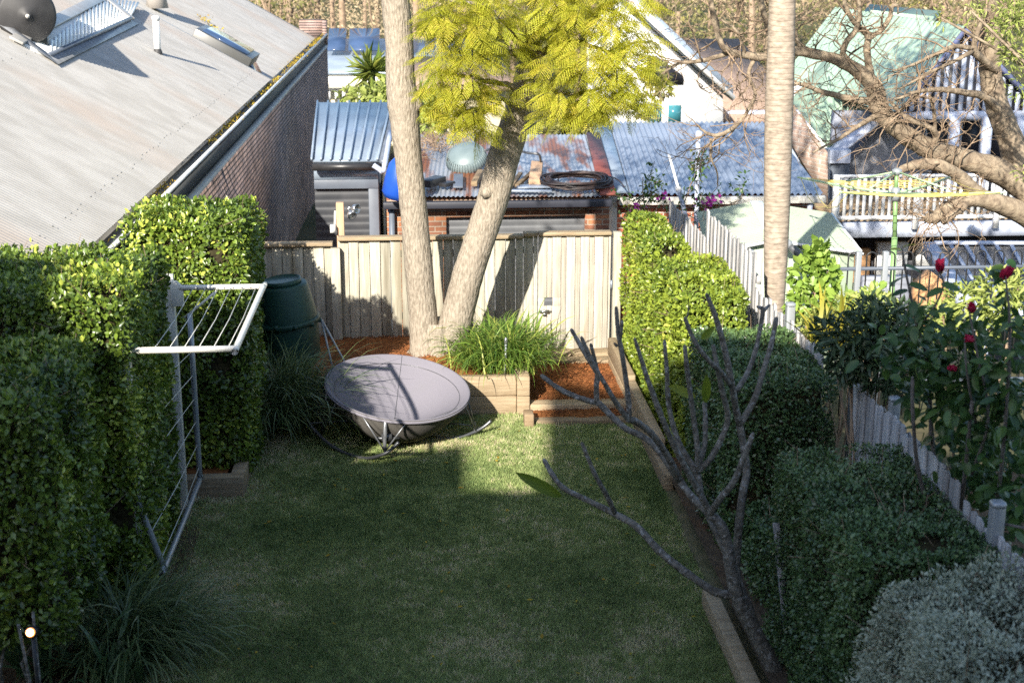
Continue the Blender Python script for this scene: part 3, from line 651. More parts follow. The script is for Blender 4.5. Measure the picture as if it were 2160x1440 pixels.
gp_ = MB(); gp_.box((2.29, YFN-.09, 0), (2.385, YFN+.02, 1.58), tint=.6); tag(gp_.build('gate_post', M['paling'], None, (2.34, YFN-.03, 0), bevel=.006), 'timber gate post between the gate and the tall sunlit hedge', 'post')
# retaining wall of sleepers, steps, side wall, planter
def sleepers(name, label, boxes, mat='sleeper_long', cat='retaining wall', bev=.012):
    o = np.mean([np.minimum(a, b) for a, b in boxes], 0); mb = MB()
    for a, b in boxes: mb.box(a, b, tint=random.random())
    return tag(mb.build(name, M[mat], None, o, bevel=bev), label, cat)
rw = thing('retaining_wall', 'pale timber sleeper retaining wall behind the bowl chair', 'retaining wall', (-.2, 14.4, 0))
mb = MB(); mb.box((-1.66, 14.40, -.05), (1.01, 14.50, .205), tint=.6); mb.box((-1.66, 14.403, .209), (1.01, 14.50, .425), tint=.75); mb.build('sleeper', M['sleeper_long'], rw, bevel=.012)
mb = MB(); mb.box((1.013, 14.36, -.05), (1.15, 14.82, .21), tint=.65); mb.box((1.013, 14.36, .213), (1.15, 14.84, .43), tint=.8); mb.build('end_post', M['sleeper_long'], rw, bevel=.012)
sleepers('timber_step', 'weathered grey timber sleeper step, nearest to the lawn', [((1.155, 14.02, -.05), (2.2, 14.15, .05))], cat='step')
sleepers('timber_step', 'cracked timber sleeper step between two strips of mulch', [((1.155, 14.37, -.02), (2.22, 14.56, .11))], cat='step')
sleepers('timber_step', 'pale timber sleeper step right in front of the gate', [((1.17, 15.95, .0), (2.3, 16.14, .13)), ((1.17, 16.145, .02), (2.3, 16.36, .17))], cat='step')
sleepers('timber_block', 'short timber offcut standing at the foot of the retaining wall', [((1.06, 13.93, -.04), (1.16, 14.12, .15))], 'sleeper', 'timber block')
sleepers('retaining_wall', 'brown sleeper wall along the right bed beside the steps', [((2.2, 12.1, -.05), (2.3, 13.9, .16)), ((2.2, 13.903, -.05), (2.3, 16.0, .17)), ((2.203, 12.6, .163), (2.3, 14.5, .33)), ((2.203, 14.503, .173), (2.3, 16.05, .38))], 'sleeper_long')
sleepers('garden_edging', 'worn reddish timber edging board at the foot of the bare tree', [((2.09, 7.2, -.05), (2.2, 9.75, .14))], 'sleeper_long', 'edging board')
sleepers('timber_planter', 'low sleeper planter edge under the tall left hedge', [((-2.9, 12.2, -.05), (-1.62, 12.33, .19)), ((-1.75, 12.333, -.05), (-1.62, 14.0, .185))], 'sleeper_long', 'planter')

# ------------------------------------------------------------------ right boundary: grey paling fence with steel posts
XF = 3.25
def side_fence(y0, y1, zt, label, zb=-.3, dx=0.):
    f = thing('grey_paling_fence', label, 'fence', (XF+dx, (y0+y1)/2, zb)); mb = MB(); y = y0; k = 0
    while y < y1:
        w = .095*(.9+.2*random.random()); h = zt+.05*(random.random()-.5)
        mb.prism([(XF+dx+.012*(k % 2), y+.003, zb), (XF+dx+.012*(k % 2), y+w-.003, zb), (XF+dx+.012*(k % 2), y+w-.003, h-.03*random.random()), (XF+dx+.012*(k % 2), y+w*.5, h), (XF+dx+.012*(k % 2), y+.003, h-.03*random.random())], (.016, 0, 0), tint=random.random()); y += w; k += 1
    mb.build('paling_panel', M['greypaling'], f)
    for z in (.3, zt-.25): mb = MB(); mb.box((XF+dx+.03, y0, z-.035), (XF+dx+.07, y1, z+.035)); mb.build('rail', M['greypaling'], f)
    return f
side_fence(15.75, 18.0, 1.64, 'sunlit grey paling fence beside the pale green shed')
side_fence(13.3, 15.7, 1.93, 'pale grey step of taller palings between the lit hedge and the green shed')
side_fence(10.9, 13.25, 1.63, 'grey paling fence running beside the middle hedge towards the palm trunk')
side_fence(7.9, 9.95, 1.66, 'shaded grey paling fence in front of the hibiscus bush')
side_fence(8.4, 10.6, 1.50, 'second row of shaded palings just behind the hibiscus fence', dx=.16)
side_fence(4.5, 7.75, 1.58, 'dark blue grey paling fence behind the silver bush')
def steel_post(px, py, Y, label, h=2.0, cat='post', w=.085):
    p = AY(px, py, Y); t = thing('steel_post', label, cat, (p[0], p[1], p[2]-h))
    mb = MB(); mb.box((p[0]-w/2, p[1]-w/2, p[2]-h), (p[0]+w/2, p[1]+w/2, p[2]-.03)); mb.build('post_tube', M['greysteel'], t, bevel=.008)
    mb = MB(); mb.box((p[0]-w*.57, p[1]-w*.57, p[2]-.045), (p[0]+w*.57, p[1]+w*.57, p[2])); mb.build('post_cap', M['greysteel'], t, bevel=.02)
steel_post(2106, 1055, 7.35, 'square blue grey steel post beside the silver bush', 1.7, w=.075)
steel_post(1888, 835, 9.25, 'round capped grey post poking above the shaded palings', 1.7, w=.07)
steel_post(1668, 637, 12.0, 'pale steel fence post at the foot of the palm trunk', 1.8, w=.075)
steel_post(1586, 527, 14.9, 'pale steel fence post in front of the green shed', 1.8, w=.06)

# ------------------------------------------------------------------ hedges
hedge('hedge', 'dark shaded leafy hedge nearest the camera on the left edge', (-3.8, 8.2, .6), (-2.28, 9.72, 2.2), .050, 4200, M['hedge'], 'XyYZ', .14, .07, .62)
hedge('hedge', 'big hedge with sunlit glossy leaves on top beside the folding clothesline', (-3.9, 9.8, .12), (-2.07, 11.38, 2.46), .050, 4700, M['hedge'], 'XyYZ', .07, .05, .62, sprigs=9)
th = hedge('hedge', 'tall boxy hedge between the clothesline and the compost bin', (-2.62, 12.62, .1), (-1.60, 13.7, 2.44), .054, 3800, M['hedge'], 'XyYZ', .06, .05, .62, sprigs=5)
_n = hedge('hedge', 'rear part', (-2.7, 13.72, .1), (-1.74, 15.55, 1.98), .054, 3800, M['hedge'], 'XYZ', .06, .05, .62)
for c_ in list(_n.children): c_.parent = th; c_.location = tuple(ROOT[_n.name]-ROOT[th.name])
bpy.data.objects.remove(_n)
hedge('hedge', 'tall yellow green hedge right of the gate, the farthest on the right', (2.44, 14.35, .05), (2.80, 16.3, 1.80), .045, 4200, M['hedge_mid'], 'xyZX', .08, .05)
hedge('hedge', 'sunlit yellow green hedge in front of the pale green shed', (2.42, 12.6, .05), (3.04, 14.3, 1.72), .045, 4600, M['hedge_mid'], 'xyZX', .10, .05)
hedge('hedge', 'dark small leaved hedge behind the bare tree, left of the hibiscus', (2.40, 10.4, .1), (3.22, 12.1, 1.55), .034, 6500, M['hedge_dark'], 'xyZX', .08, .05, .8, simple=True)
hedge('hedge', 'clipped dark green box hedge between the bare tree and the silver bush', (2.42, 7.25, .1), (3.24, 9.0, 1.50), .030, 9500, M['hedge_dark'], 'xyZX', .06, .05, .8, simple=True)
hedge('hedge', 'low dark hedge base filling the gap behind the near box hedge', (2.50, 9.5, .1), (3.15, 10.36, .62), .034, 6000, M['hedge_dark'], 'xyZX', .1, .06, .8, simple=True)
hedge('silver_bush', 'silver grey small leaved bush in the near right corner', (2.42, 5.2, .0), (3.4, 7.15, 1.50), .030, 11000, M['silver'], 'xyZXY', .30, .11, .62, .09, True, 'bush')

# ------------------------------------------------------------------ grass clumps and strappy plants
def clump(name, label, base, n, L, spread, w, mat, droop=1., rise=.9, jit=.12, cat='grass clump', seg=6, **k):
    mb = MB(); blades(mb, base, n, L, spread, w, droop, seg, rise=rise, jitter=jit, **k)
    return tag(mb.build(name, M[mat], None, base, smooth=False), label, cat)
clump('liriope_clump', 'sunlit bright green strappy clump beside the forked tree', (.86, 15.05, .36), 2100, .70, .5, .016, 'strap', 1.0, 1.0, .19)
mb = MB(); blades(mb, (1.22, 15.5, .3), 16, .75, .3, .055, .45, 6, rise=1.05, jitter=.05, tint=.8+.2*rng.random(16), lean=(.3, -.1, 0)); blades(mb, (1.0, 15.6, .36), 10, .62, .3, .05, .4, 6, rise=1.1, jitter=.05, tint=.75+.2*rng.random(10))
tag(mb.build('broad_leaf_lily', M['strap'], None, (1.2, 15.5, .3)), 'few broad yellow green blades rising behind the strappy clump', 'plant')
clump('lomandra_clump', 'dark spiky grass clump under the tall left hedge', (-1.52, 13.95, .16), 1500, 1.0, .5, .015, 'lomandra', .85, 1.0, .20, lean=(.5, -.3, 0))
clump('lomandra_clump', 'dark drooping grass clump at the foot of the near left hedge', (-2.12, 9.25, .0), 850, .85, .5, .016, 'lomandra', .9, .9, .15, lean=(.7, -.2, 0))
clump('clivia_plant', 'broad strap leaved plant in the bottom left corner', GZ(215, 1450), 30, .62, .2, .062, 'clivia', .5, 1.0, .13, 'plant', 7, lean=(.25, -.1, 0))
clump('clivia_plant', 'upright broad blades next to the glowing garden light', GZ(85, 1430), 22, .62, .2, .055, 'clivia', .35, 1.1, .08, 'plant', 7)
mb = MB()
for k in range(14):
    x, y = random.uniform(-2.9, -2.4), random.uniform(7.9, 9.6); mb.tube([(x, y, 0), (x+random.gauss(0, .05), y, .45), (x+random.gauss(0, .1), y, .9)], .009, 6)
ob_ = [o for o in COL.objects if o.get('label', '').startswith('dark shaded leafy hedge nearest')][0]; mb.build('stem', M['frangibark'], ob_)
# lit garden light among the leaves
q = AY(64, 1333, 8.05); gl = thing('garden_light', 'glowing warm garden spotlight among dark leaves at lower left', 'light', (q[0], q[1], 0))
mb = MB(); mb.tube([(q[0], q[1]+.04, 0), (q[0], q[1]+.04, q[2]-.03)], .012, 8); mb.build('spike', M['black'], gl)
mb = MB(); mb.lathe([(.034, .0), (.04, .02), (.04, .10), (.025, .12)], q, 20, (0, .86, -.35)); mb.build('lamp_housing', M['black'], gl, smooth=True)
em, N_, L_, B_ = newmat('lamp_glow'); B_.inputs['Base Color'].default_value = (1,.8,.5,1); B_.inputs['Emission Color'].default_value = (1, .70, .36, 1); B_.inputs['Emission Strength'].default_value = 16
em2, N_, L_, B_ = newmat('lamp_rim_glow'); B_.inputs['Base Color'].default_value = (1,.5,.2,1); B_.inputs['Emission Color'].default_value = (1, .36, .08, 1); B_.inputs['Emission Strength'].default_value = .9
mb = MB(); mb.lathe([(.0001, -.018), (.012, -.016), (.021, -.009)], q, 24, (0, .86, -.35), cap=False); lens = mb.build('lens', em, gl, smooth=True)
mb = MB(); mb.lathe([(.021, -.009), (.027, -.003), (.030, .002)], q, 24, (0, .86, -.35), cap=False); mb.build('lens_rim', em2, lens, smooth=True)
# thin light spike in the raised bed
q = AY(1065, 805, 14.62); q[2] = .37; ls = thing('light_spike', 'thin grey metal spike light in the raised bed before the strappy clump', 'light', q)
mb = MB(); mb.tube([q, q+np.array([.012, 0, .36])], .013, 10); mb.build('stem', M['greysteel'], ls)
mb = MB(); mb.lathe([(.016, .35), (.02, .36), (.02, .41), (.008, .425)], q+np.array([.012, 0, 0]), 12); mb.build('light_head', M['steel'], ls)
# timber stake
a = AY(1668, 1420, 8.6); b = AY(1637, 1103, 8.75); mb = MB(); mb.bar(a, b, .04, .04, (0, 1, 0)); tag(mb.build('garden_stake', M['greypaling'], None, a), 'thin dark timber stake leaning by the bare tree trunk', 'stake')

# ------------------------------------------------------------------ compost bin on its frame
bc = np.array([-1.44, 15.12, .38]); ax = np.array([-.105, -.03, 1.0]); ax /= np.linalg.norm(ax)
cb = thing('compost_bin', 'dark green plastic compost tumbler on thin legs in front of the shaded fence', 'compost bin', bc)
b0 = bc+np.array([.06, 0, .03])
mb = MB(); mb.lathe([(.20, .0), (.255, .015), (.262, .05), (.285, .07), (.30, .10), (.318, .44), (.318, .46)], b0, 48, ax); mb.build('lower_drum', M['binplastic'], cb, smooth=True)
mb = MB(); mb.lathe([(.318, .46), (.345, .465), (.35, .50), (.345, .515), (.322, .52)], b0, 48, ax); 
for k in range(10):
    t = k*2*pi/10; d = np.array([cos(t), sin(t), 0]); c = b0+ax*.49+d*.335; mb.box(c-.022, c+.022)
mb.build('joining_ring', M['binplastic'], cb)
mb = MB(); mb.lathe([(.322, .52), (.318, .56), (.268, .88), (.262, .895), (.25, .905), (.20, .905)], b0, 48, ax, cap=False); mb.build('upper_drum', M['binplastic'], cb, smooth=True)
mb = MB(); mb.lathe([(.205, .90), (.205, .955), (.19, .96), (.185, .945), (.0001, .945)], b0, 40, ax); mb.build('lid', M['binplastic'], cb, smooth=False)
rt = b0+ax*.49+np.array([.36, 0, 0]); lt = b0+ax*.47-np.array([.36, 0, 0])
for (t_, e_) in ((rt, GZ(705, 790, .38)), (rt, GZ(742, 790, .38)), (lt, lt+np.array([.02, -.25, -.52])), (lt, lt+np.array([-.05, .3, -.52]))):
    mb = MB(); mb.tube([t_, e_], .012, 8); mb.build('leg', M['greysteel'], cb)
mb = MB(); mb.tube([rt, rt-np.array([.06, 0, 0])], .018, 8); mb.tube([lt, lt+np.array([.06, 0, 0])], .018, 8); mb.build('pivot', M['greysteel'], cb)

M['strut'] = metal('grey_rod_steel', (.20,.21,.225), (.15,.155,.165), .35, .5)
# ------------------------------------------------------------------ rocking bowl chair
cc = np.array([-.235, 13.66, .56]); Rr = .715
chn = np.array([.115, -.17, 1.0]); chn /= np.linalg.norm(chn)
ch = thing('rocking_bowl_chair', 'big round grey canvas bowl chair on curved steel rockers', 'chair', (cc[0], cc[1], 0))
u = np.cross([0, 1, 0], chn); u /= np.linalg.norm(u); w = np.cross(chn, u)
def bowl(prof, seg=72, sag=0.0):
    an = np.linspace(0, 2*pi, seg, endpoint=False)
    return np.array([[cc+(u*cos(t)+w*sin(t))*r*(1+sag*cos(6*t)*min(1, -h*3))+chn*h for t in an] for r, h in prof])
inner = [(Rr+.012, .012), (Rr, .018), (Rr-.012, .010), (Rr-.05, -.022), (Rr-.085, -.048), (Rr-.088, -.055), (Rr-.12, -.078), (Rr-.20, -.138), (Rr-.30, -.212), (Rr-.40, -.275), (Rr-.50, -.32), (Rr-.60, -.345), (.001, -.352)]
outer = [(Rr+.012, .012), (Rr+.008, -.01), (Rr-.012, -.05), (Rr-.055, -.13), (Rr-.115, -.22), (Rr-.195, -.31), (Rr-.295, -.40), (Rr-.40, -.46), (Rr-.50, -.50), (Rr-.60, -.52), (.001, -.53)]
mb = MB(); mb.grid(bowl(inner, sag=.006), closed=True); bo = mb.build('canvas_bowl', M['canvas'], ch, smooth=True)
mb = MB(); mb.grid(bowl(outer, sag=.010), closed=True); mb.build('bowl_underside', M['canvasunder'], ch, smooth=True)
mb = MB()   # stitched seams
def onb(t, r, h, lift=.004): return cc+(u*cos(t)+w*sin(t))*r+chn*(h+lift)
mb.tube([onb(t, Rr-.086, -.050, .003) for t in np.linspace(0, 2*pi, 73)], .0035, 5, cap=False)
for t in (radians(88), radians(268), radians(-28)):
    mb.tube([onb(t, r, h, .003) for r, h in inner[2:]], .003, 5)
mb.build('seam', M['darksteel'], bo)
mb = MB(); mb.tube([onb(t, Rr+.004, -.012, 0) for t in np.linspace(0, 2*pi, 73)], .017, 8, cap=False); mb.build('rim_tube', M['canvas'], ch, smooth=True)
def rail(pts, name='rocker', r=.017, mat='darksteel'):
    P = smoothpath([GZ(*p) for p in pts], k=6); mb = MB(); mb.tube(P, r, 10, flat=1.0); return mb.build(name, M[mat], ch, smooth=True), P
ra, Pa = rail([(645, 882, .27), (668, 912, .15), (700, 940, .065), (735, 958, .02), (772, 966, .03), (805, 959, .09), (826, 947, .15), (841, 932, .22)])
rb, Pb = rail([(800, 872, .10), (850, 893, .05), (890, 912, .02), (930, 924, .017), (968, 922, .025), (1000, 911, .06), (1020, 900, .105), (1036, 887, .165)])
def rim(px, py):
    """rim point nearest to a line of sight"""
    best = None
    for t in np.linspace(0, 2*pi, 361):
        p = onb(t, Rr, -.015, 0); v = p-_C; k = FPX/(v@_F); d = (1080+v@_R*k-px)**2+(720-v@_U*k-py)**2
        if best is None or d < best[0]: best = (d, p)
    return best[1]
hub = AY(812, 952, 13.02); hub2 = GZ(1004, 908, .075)
rods = [(hub, rim(768, 867)), (hub, rim(856, 880)), (GZ(678, 917, .12), rim(690, 822)), (GZ(676, 916, .12), rim(714, 843)), (hub2, rim(976, 852)), (hub2, rim(985, 842)),
        (hub2+np.array([0, 0, .05]), GZ(942, 892, .17)), (Pa[2], Pb[3]), (GZ(812, 905, .19), GZ(868, 928, .10))]
for a, b in rods:
    mb = MB(); mb.tube([a, b], .0085, 8); mb.build('strut', M['strut'], ch)
mb = MB(); mb.tube([hub, hub+np.array([0, .02, .10]), rim(816, 875)], .019, 10); mb.build('upright', M['strut'], ch)
mb = MB(); mb.tube([hub2-np.array([0, 0, .02]), hub2+np.array([-.02, .02, .09])], .017, 10); mb.build('upright', M['strut'], ch)
mb = MB(); mb.tube([hub+np.array([-.09, .05, .12]), hub+np.array([.14, .1, .10])], .016, 8); mb.box(hub+np.array([-.03, .04, .09]), hub+np.array([.07, .10, .16])); mb.build('pivot', M['darksteel'], ch)

# ------------------------------------------------------------------ folding clothesline
cl = thing('folding_clothesline', 'pale metal fold down clothesline with two wire frames between the left hedges', 'clothesline', (-2.1, 11.9, 0))
ZA = 2.05; YA, YB = 11.9, 9.95
fa = AY(562, 602, YA); na = AY(490, 738, YB); ZA = (fa[2]+na[2])/2; xo = (fa[0]+na[0])/2
for y in (YA+.06, YB+.06):
    mb = MB(); mb.box((-2.16, y-.035, -.1), (-2.085, y+.035, 2.13)); mb.build('post', M['creampaint'], cl, bevel=.008)
for y in (YA+.02,):
    mb = MB(); mb.prism([(-2.10, y, ZA-.16), (-2.0, y, ZA-.16), (-2.0, y, ZA+.01), (-2.05, y, ZA+.06), (-2.11, y, ZA+.06)], (0, -.035, 0)); mb.build('bracket', M['creampaint'], cl, bevel=.004)
    mb = MB(); mb.tube([(-2.0, y-.03, ZA-.26), (-1.72, y-.03, ZA-.03)], .011, 8); mb.build('brace', M['creampaint'], cl)
up_ = MB(); up_.tube(smoothpath([(-2.03, YA, ZA), (xo-.05, YA, ZA), (xo, YA-.01, ZA), (xo, YA-.06, ZA), (xo, YB+.06, ZA), (xo, YB+.01, ZA), (xo-.05, YB, ZA), (-2.1, YB, ZA)], k=3), .024, 12)
upo = up_.build('upper_frame', M['creampaint'], cl, smooth=True)
mb = MB()
for k in range(6): 
    x = -1.98+(xo+1.98)*(k+.6)/6.2; mb.tube([(x, YA, ZA-.005), (x, (YA+YB)/2, ZA-.03), (x, YB, ZA-.005)], .0035, 5)
mb.build('line_wires', M['wire'], upo)
mb = MB()
for k in range(8):
    x = -1.92+(xo+1.92)*(k+.6)/8; mb.lathe([(.006, -.003), (.006, .003)], (x, YA-.024, ZA), 8, (0, 1, 0))
mb.build('line_holes', M['black'], upo)
XL = -1.955
lo = MB(); lo.tube(smoothpath([(XL, YA-.02, ZA-.22), (XL, YA-.02, .42), (XL, YA-.03, .34), (XL, YA-.09, .30), (XL, YB+.1, .30), (XL, YB+.03, .34), (XL-.02, YB+.02, .42), (XL-.42, YB+.02, ZA-.22)], k=3), .024, 12)
loo = lo.build('lower_frame', M['greysteel'], cl, smooth=True)
mb = MB()
for k in range(6):
    z = .42+k*.21; xe = XL-.4*(z-.42)/1.4; mb.tube([(XL, YA-.02, z), ((XL+xe)/2, (YA+YB)/2, z-.02), (xe, YB+.02, z)], .0035, 5)
mb.build('line_wires', M['wire'], loo)

# ------------------------------------------------------------------ forked jacaranda tree
jt = thing('jacaranda_tree', 'big forked tree with two pale trunks and feathery yellow green leaves', 'tree', (.17, 15.35, .36))
def trunk_from(pts, Y, dY=0.):
    """[(x, y, half width px)] read off the photograph, standing at depth Y"""
    out = []; r = []
    for i, (px, py, hw) in enumerate(pts):
        p = AY(px, py, Y+dY*i/len(pts)); out.append(p); r.append(hw*np.linalg.norm(p-_C)/FPX)
    Q = smoothpath(np.hstack([np.array(out), np.array(r)[:, None]]), k=6); return Q[:, :3], Q[:, 3]
Lp, Lr = trunk_from([(915, 800, 48), (905, 760, 42), (897, 715, 33), (891, 650, 30), (883, 560, 29.5), (873, 450, 28.5), (863, 350, 28), (855, 270, 30), (850, 215, 33), (845, 170, 30), (842, 90, 29), (834, 0, 29), (826, -120, 28), (812, -300, 24), (800, -480, 18)], 15.3, .2)
Rp, Rr_ = trunk_from([(925, 810, 52), (938, 770, 46), (950, 725, 38), (966, 660, 34), (990, 570, 33), (1017, 490, 32.5), (1043, 410, 33), (1060, 340, 34), (1080, 280, 32), (1098, 220, 27), (1112, 150, 24), (1124, 80, 22), (1135, 0, 22), (1150, -130, 20), (1170, -300, 16)], 15.35, -.1)
mb = MB(); mb.tube(Lp, Lr*1.0, 20, wob=.05); mb.tube(Rp, Rr_, 20, wob=.05)
for k in range(7):   # root flare
    t = k*2*pi/7+.3; p = np.array([.17, 15.36, .36]); mb.tube(smoothpath([p+np.array([cos(t)*.04, sin(t)*.04, .40]), p+np.array([cos(t)*.12, sin(t)*.11, .16]), p+np.array([cos(t)*.24, sin(t)*.22, .02]), p+np.array([cos(t)*.42, sin(t)*.38, -.10])]), np.linspace(.17, .07, 13), 10, wob=.1)
q = AY(1042, 395, 15.2); mb.tube([AY(1036, 402, 15.25), AY(1020, 408, 15.12)], [.09, .05], 8); 
mb.tube([AY(872, 222, 15.4), AY(886, 212, 15.38)], [.12, .06], 10)
tr = mb.build('trunk', M['bark'], jt, smooth=True)
# limbs inside the crown
limbs = [[(1120, 130, 15.3, .07), (1090, 90, 15.0, .045), (1060, 40, 14.7, .03), (1000, 10, 14.5, .02), (930, 0, 14.3, .012)],
         [(1105, 210, 15.3, .05), (1070, 180, 15.0, .03), (1010, 165, 14.8, .022), (960, 160, 14.6, .015), (905, 140, 14.5, .008)],
         [(1118, 120, 15.3, .05), (1180, 95, 15.0, .03), (1240, 95, 14.8, .022), (1300, 120, 14.6, .012), (1350, 160, 14.5, .006)],
         [(1110, 190, 15.3, .045), (1160, 190, 15.0, .028), (1220, 200, 14.9, .02), (1280, 180, 14.8, .012), (1330, 200, 14.6, .006)],
         [(1130, 40, 15.3, .05), (1200, 0, 15.0, .03), (1270, -20, 14.8, .02), (1340, 10, 14.6, .01)],
         [(1100, 225, 15.3, .03), (1060, 215, 15.1, .02), (1030, 235, 15.0, .014), (990, 225, 14.9, .008)]]
mb = MB(); ends = []
for Lb in limbs:
    Q = smoothpath([np.append(AY(x, y, Y), r) for x, y, Y, r in Lb], k=4)
    for i in range(len(Q)): Q[i, :3] += rng.normal(size=3)*.012
    mb.tube(Q[:, :3], Q[:, 3], 7); ends += [q[:3] for q in Q[4:]]
mb.build('limb', M['bark'], jt, smooth=True)
def frond(mb, base, D, up, L, tint, pin=11):
    """bipinnate frond: paired pinnae of small leaflets"""
    D = D/np.linalg.norm(D); S = np.cross(D, up); S /= np.linalg.norm(S); Nn = np.cross(S, D)
    s = np.linspace(.12, 1, pin); droop = .28*L
    C = base+D*L*s[:, None]-np.array([0, 0, 1.])*droop*(s**2)[:, None]
    T = unit(np.gradient(C, axis=0)); pl = L*.36*np.sin(np.clip(s, .15, 1)*pi*.86+.28)
    m = 7; u_ = np.linspace(.12, 1, m)
    PP = []; DD = []; NN = []; SZ = []
    for sg in (-1, 1):
        pd = unit(S*sg+T*.55-np.array([0, 0, .18])+rng.normal(size=(pin, 3))*.07)
        q = C[:, None, :]+pd[:, None, :]*(pl[:, None]*u_)[:, :, None]-np.array([0, 0, 1.])*(.10*L*u_**2)[None, :, None]
        for sg2 in (-1, 1):
            ld = unit(np.broadcast_to(pd[:, None, :], q.shape)*.9+T[:, None, :]*sg2*.75)
            PP.append(q.reshape(-1, 3)); DD.append(ld.reshape(-1, 3)); NN.append(np.broadcast_to(Nn, (pin*m, 3))+rng.normal(size=(pin*m, 3))*.2); SZ.append(np.repeat(np.clip(pl, .03, 1)*.27, m))
    P = np.vstack(PP); leaves(mb, P, np.vstack(DD), np.vstack(NN), np.concatenate(SZ), .5, np.clip(tint+.12*rng.normal(size=len(P)), 0, 1), True)
mb = MB(); cnt = 0
def crown_spot(px, py, Y): return AY(px, py, Y)
clusters = [(925,40,40,14.4),(935,110,46,14.5),(930,180,36,14.6),(985,60,60,14.6),(1000,140,60,14.5),(985,215,55,14.6),(950,235,40,14.7),(1040,200,36,14.7),(1060,90,50,14.8),(1035,20,55,14.7),(960,-10,60,14.6),
            (1165,150,48,14.7),(1190,200,50,14.6),(1230,120,60,14.5),(1260,190,55,14.5),(1310,130,60,14.4),(1320,205,45,14.5),(1350,90,45,14.5),(1290,50,60,14.6),(1210,40,60,14.7),(1150,60,40,14.9),(1245,228,30,14.5),(1340,160,40,14.4),(1175,235,24,14.6),(1330,10,50,14.6),(1250,-10,60,14.7),(1160,-10,50,14.8),
            (1010,262,14,14.7),(970,245,22,14.6)]
for (px, py, rad, Y) in clusters:
    c = AY(px, py, Y); k = FPX/np.linalg.norm(c-_C); R_ = rad/k
    for j in range(max(6, int(rad*.8))):
        o = rdir(1)[0]*R_*(.5+.5*random.random()); o[1] *= 1.5
        b_ = c+o*.75; d = np.array([o[0], o[1]*.6, 0])/R_+rng.normal(size=3)*.45; d[2] = d[2]*.4-.12
        frond(mb, b_, d, np.array([0, 0, 1.])+rng.normal(size=3)*.25, (.21+.13*random.random()), min(1, max(0, .45+.3*random.random()+.15*(o[2]/R_)))); cnt += 1
mb.build('crown', M['jacaranda'], jt)
mb = MB()   # the crown above the frame: coarser, it dapples the roofs behind
n = 3200; c = np.array([.8, 15.5, 6.6]); o = rdir(n)*(rng.random((n, 1))**.45)*np.array([3.6, 2.6, 1.6]); 
keep = (wave(o, 1.6, 2.)+.35*rng.random(n)) > .22; P = c+o[keep]; n = len(P)
leaves(mb, P, rdir(n)+np.array([0, 0, -.3]), np.array([0, 0, 1.])+rdir(n)*.6, .16+.1*rng.random(n), .5, None, True); mb.build('upper_crown', M['jacaranda'], jt)

# ------------------------------------------------------------------ palm trunk
pts = [(1633, 760, 19), (1634, 640, 21), (1636, 560, 24), (1638, 470, 26), (1640, 380, 27.5), (1642, 280, 28.5), (1645, 180, 28.5), (1648, 90, 27.5), (1650, 0, 26.5), (1652, -150, 25), (1654, -400, 24)]
Pp, Pr = trunk_from(pts, 14.0); mb = MB()
Q = smoothpath(np.hstack([Pp, Pr[:, None]]), k=3); Q[:, 3] *= 1+.018*np.sin(Q[:, 2]*19*2*pi)*0+.012*(rng.random(len(Q))-.5)
pt = thing('palm_tree', 'tall pale ringed palm trunk beside the green shed', 'palm tree', (Pp[0][0], 14.0, -.4))
mb.tube(np.vstack([[Pp[0]-np.array([0, 0, .9])], Q[:, :3]]), np.concatenate([[Q[0, 3]*1.1], Q[:, 3]]), 28); mb.build('trunk', M['palmbark'], pt, smooth=True)
mb = MB(); topc = Pp[-1]
for k in range(14):
    t = k*2*pi/14; d = np.array([cos(t), sin(t), .5]); s = np.linspace(0, 1, 16)
    C = topc+d*s[:, None]*2.4-np.array([0, 0, 1.3])*(s**2)[:, None]
    for sg in (-1, 1):
        sd = np.array([-sin(t), cos(t), -.3])*sg; leaves(mb, C, np.tile(sd+d*.5, (16, 1)), np.tile([0, 0, 1.], (16, 1)), .55, .09, None, True)
mb.build('fronds', M['yucca'], pt)

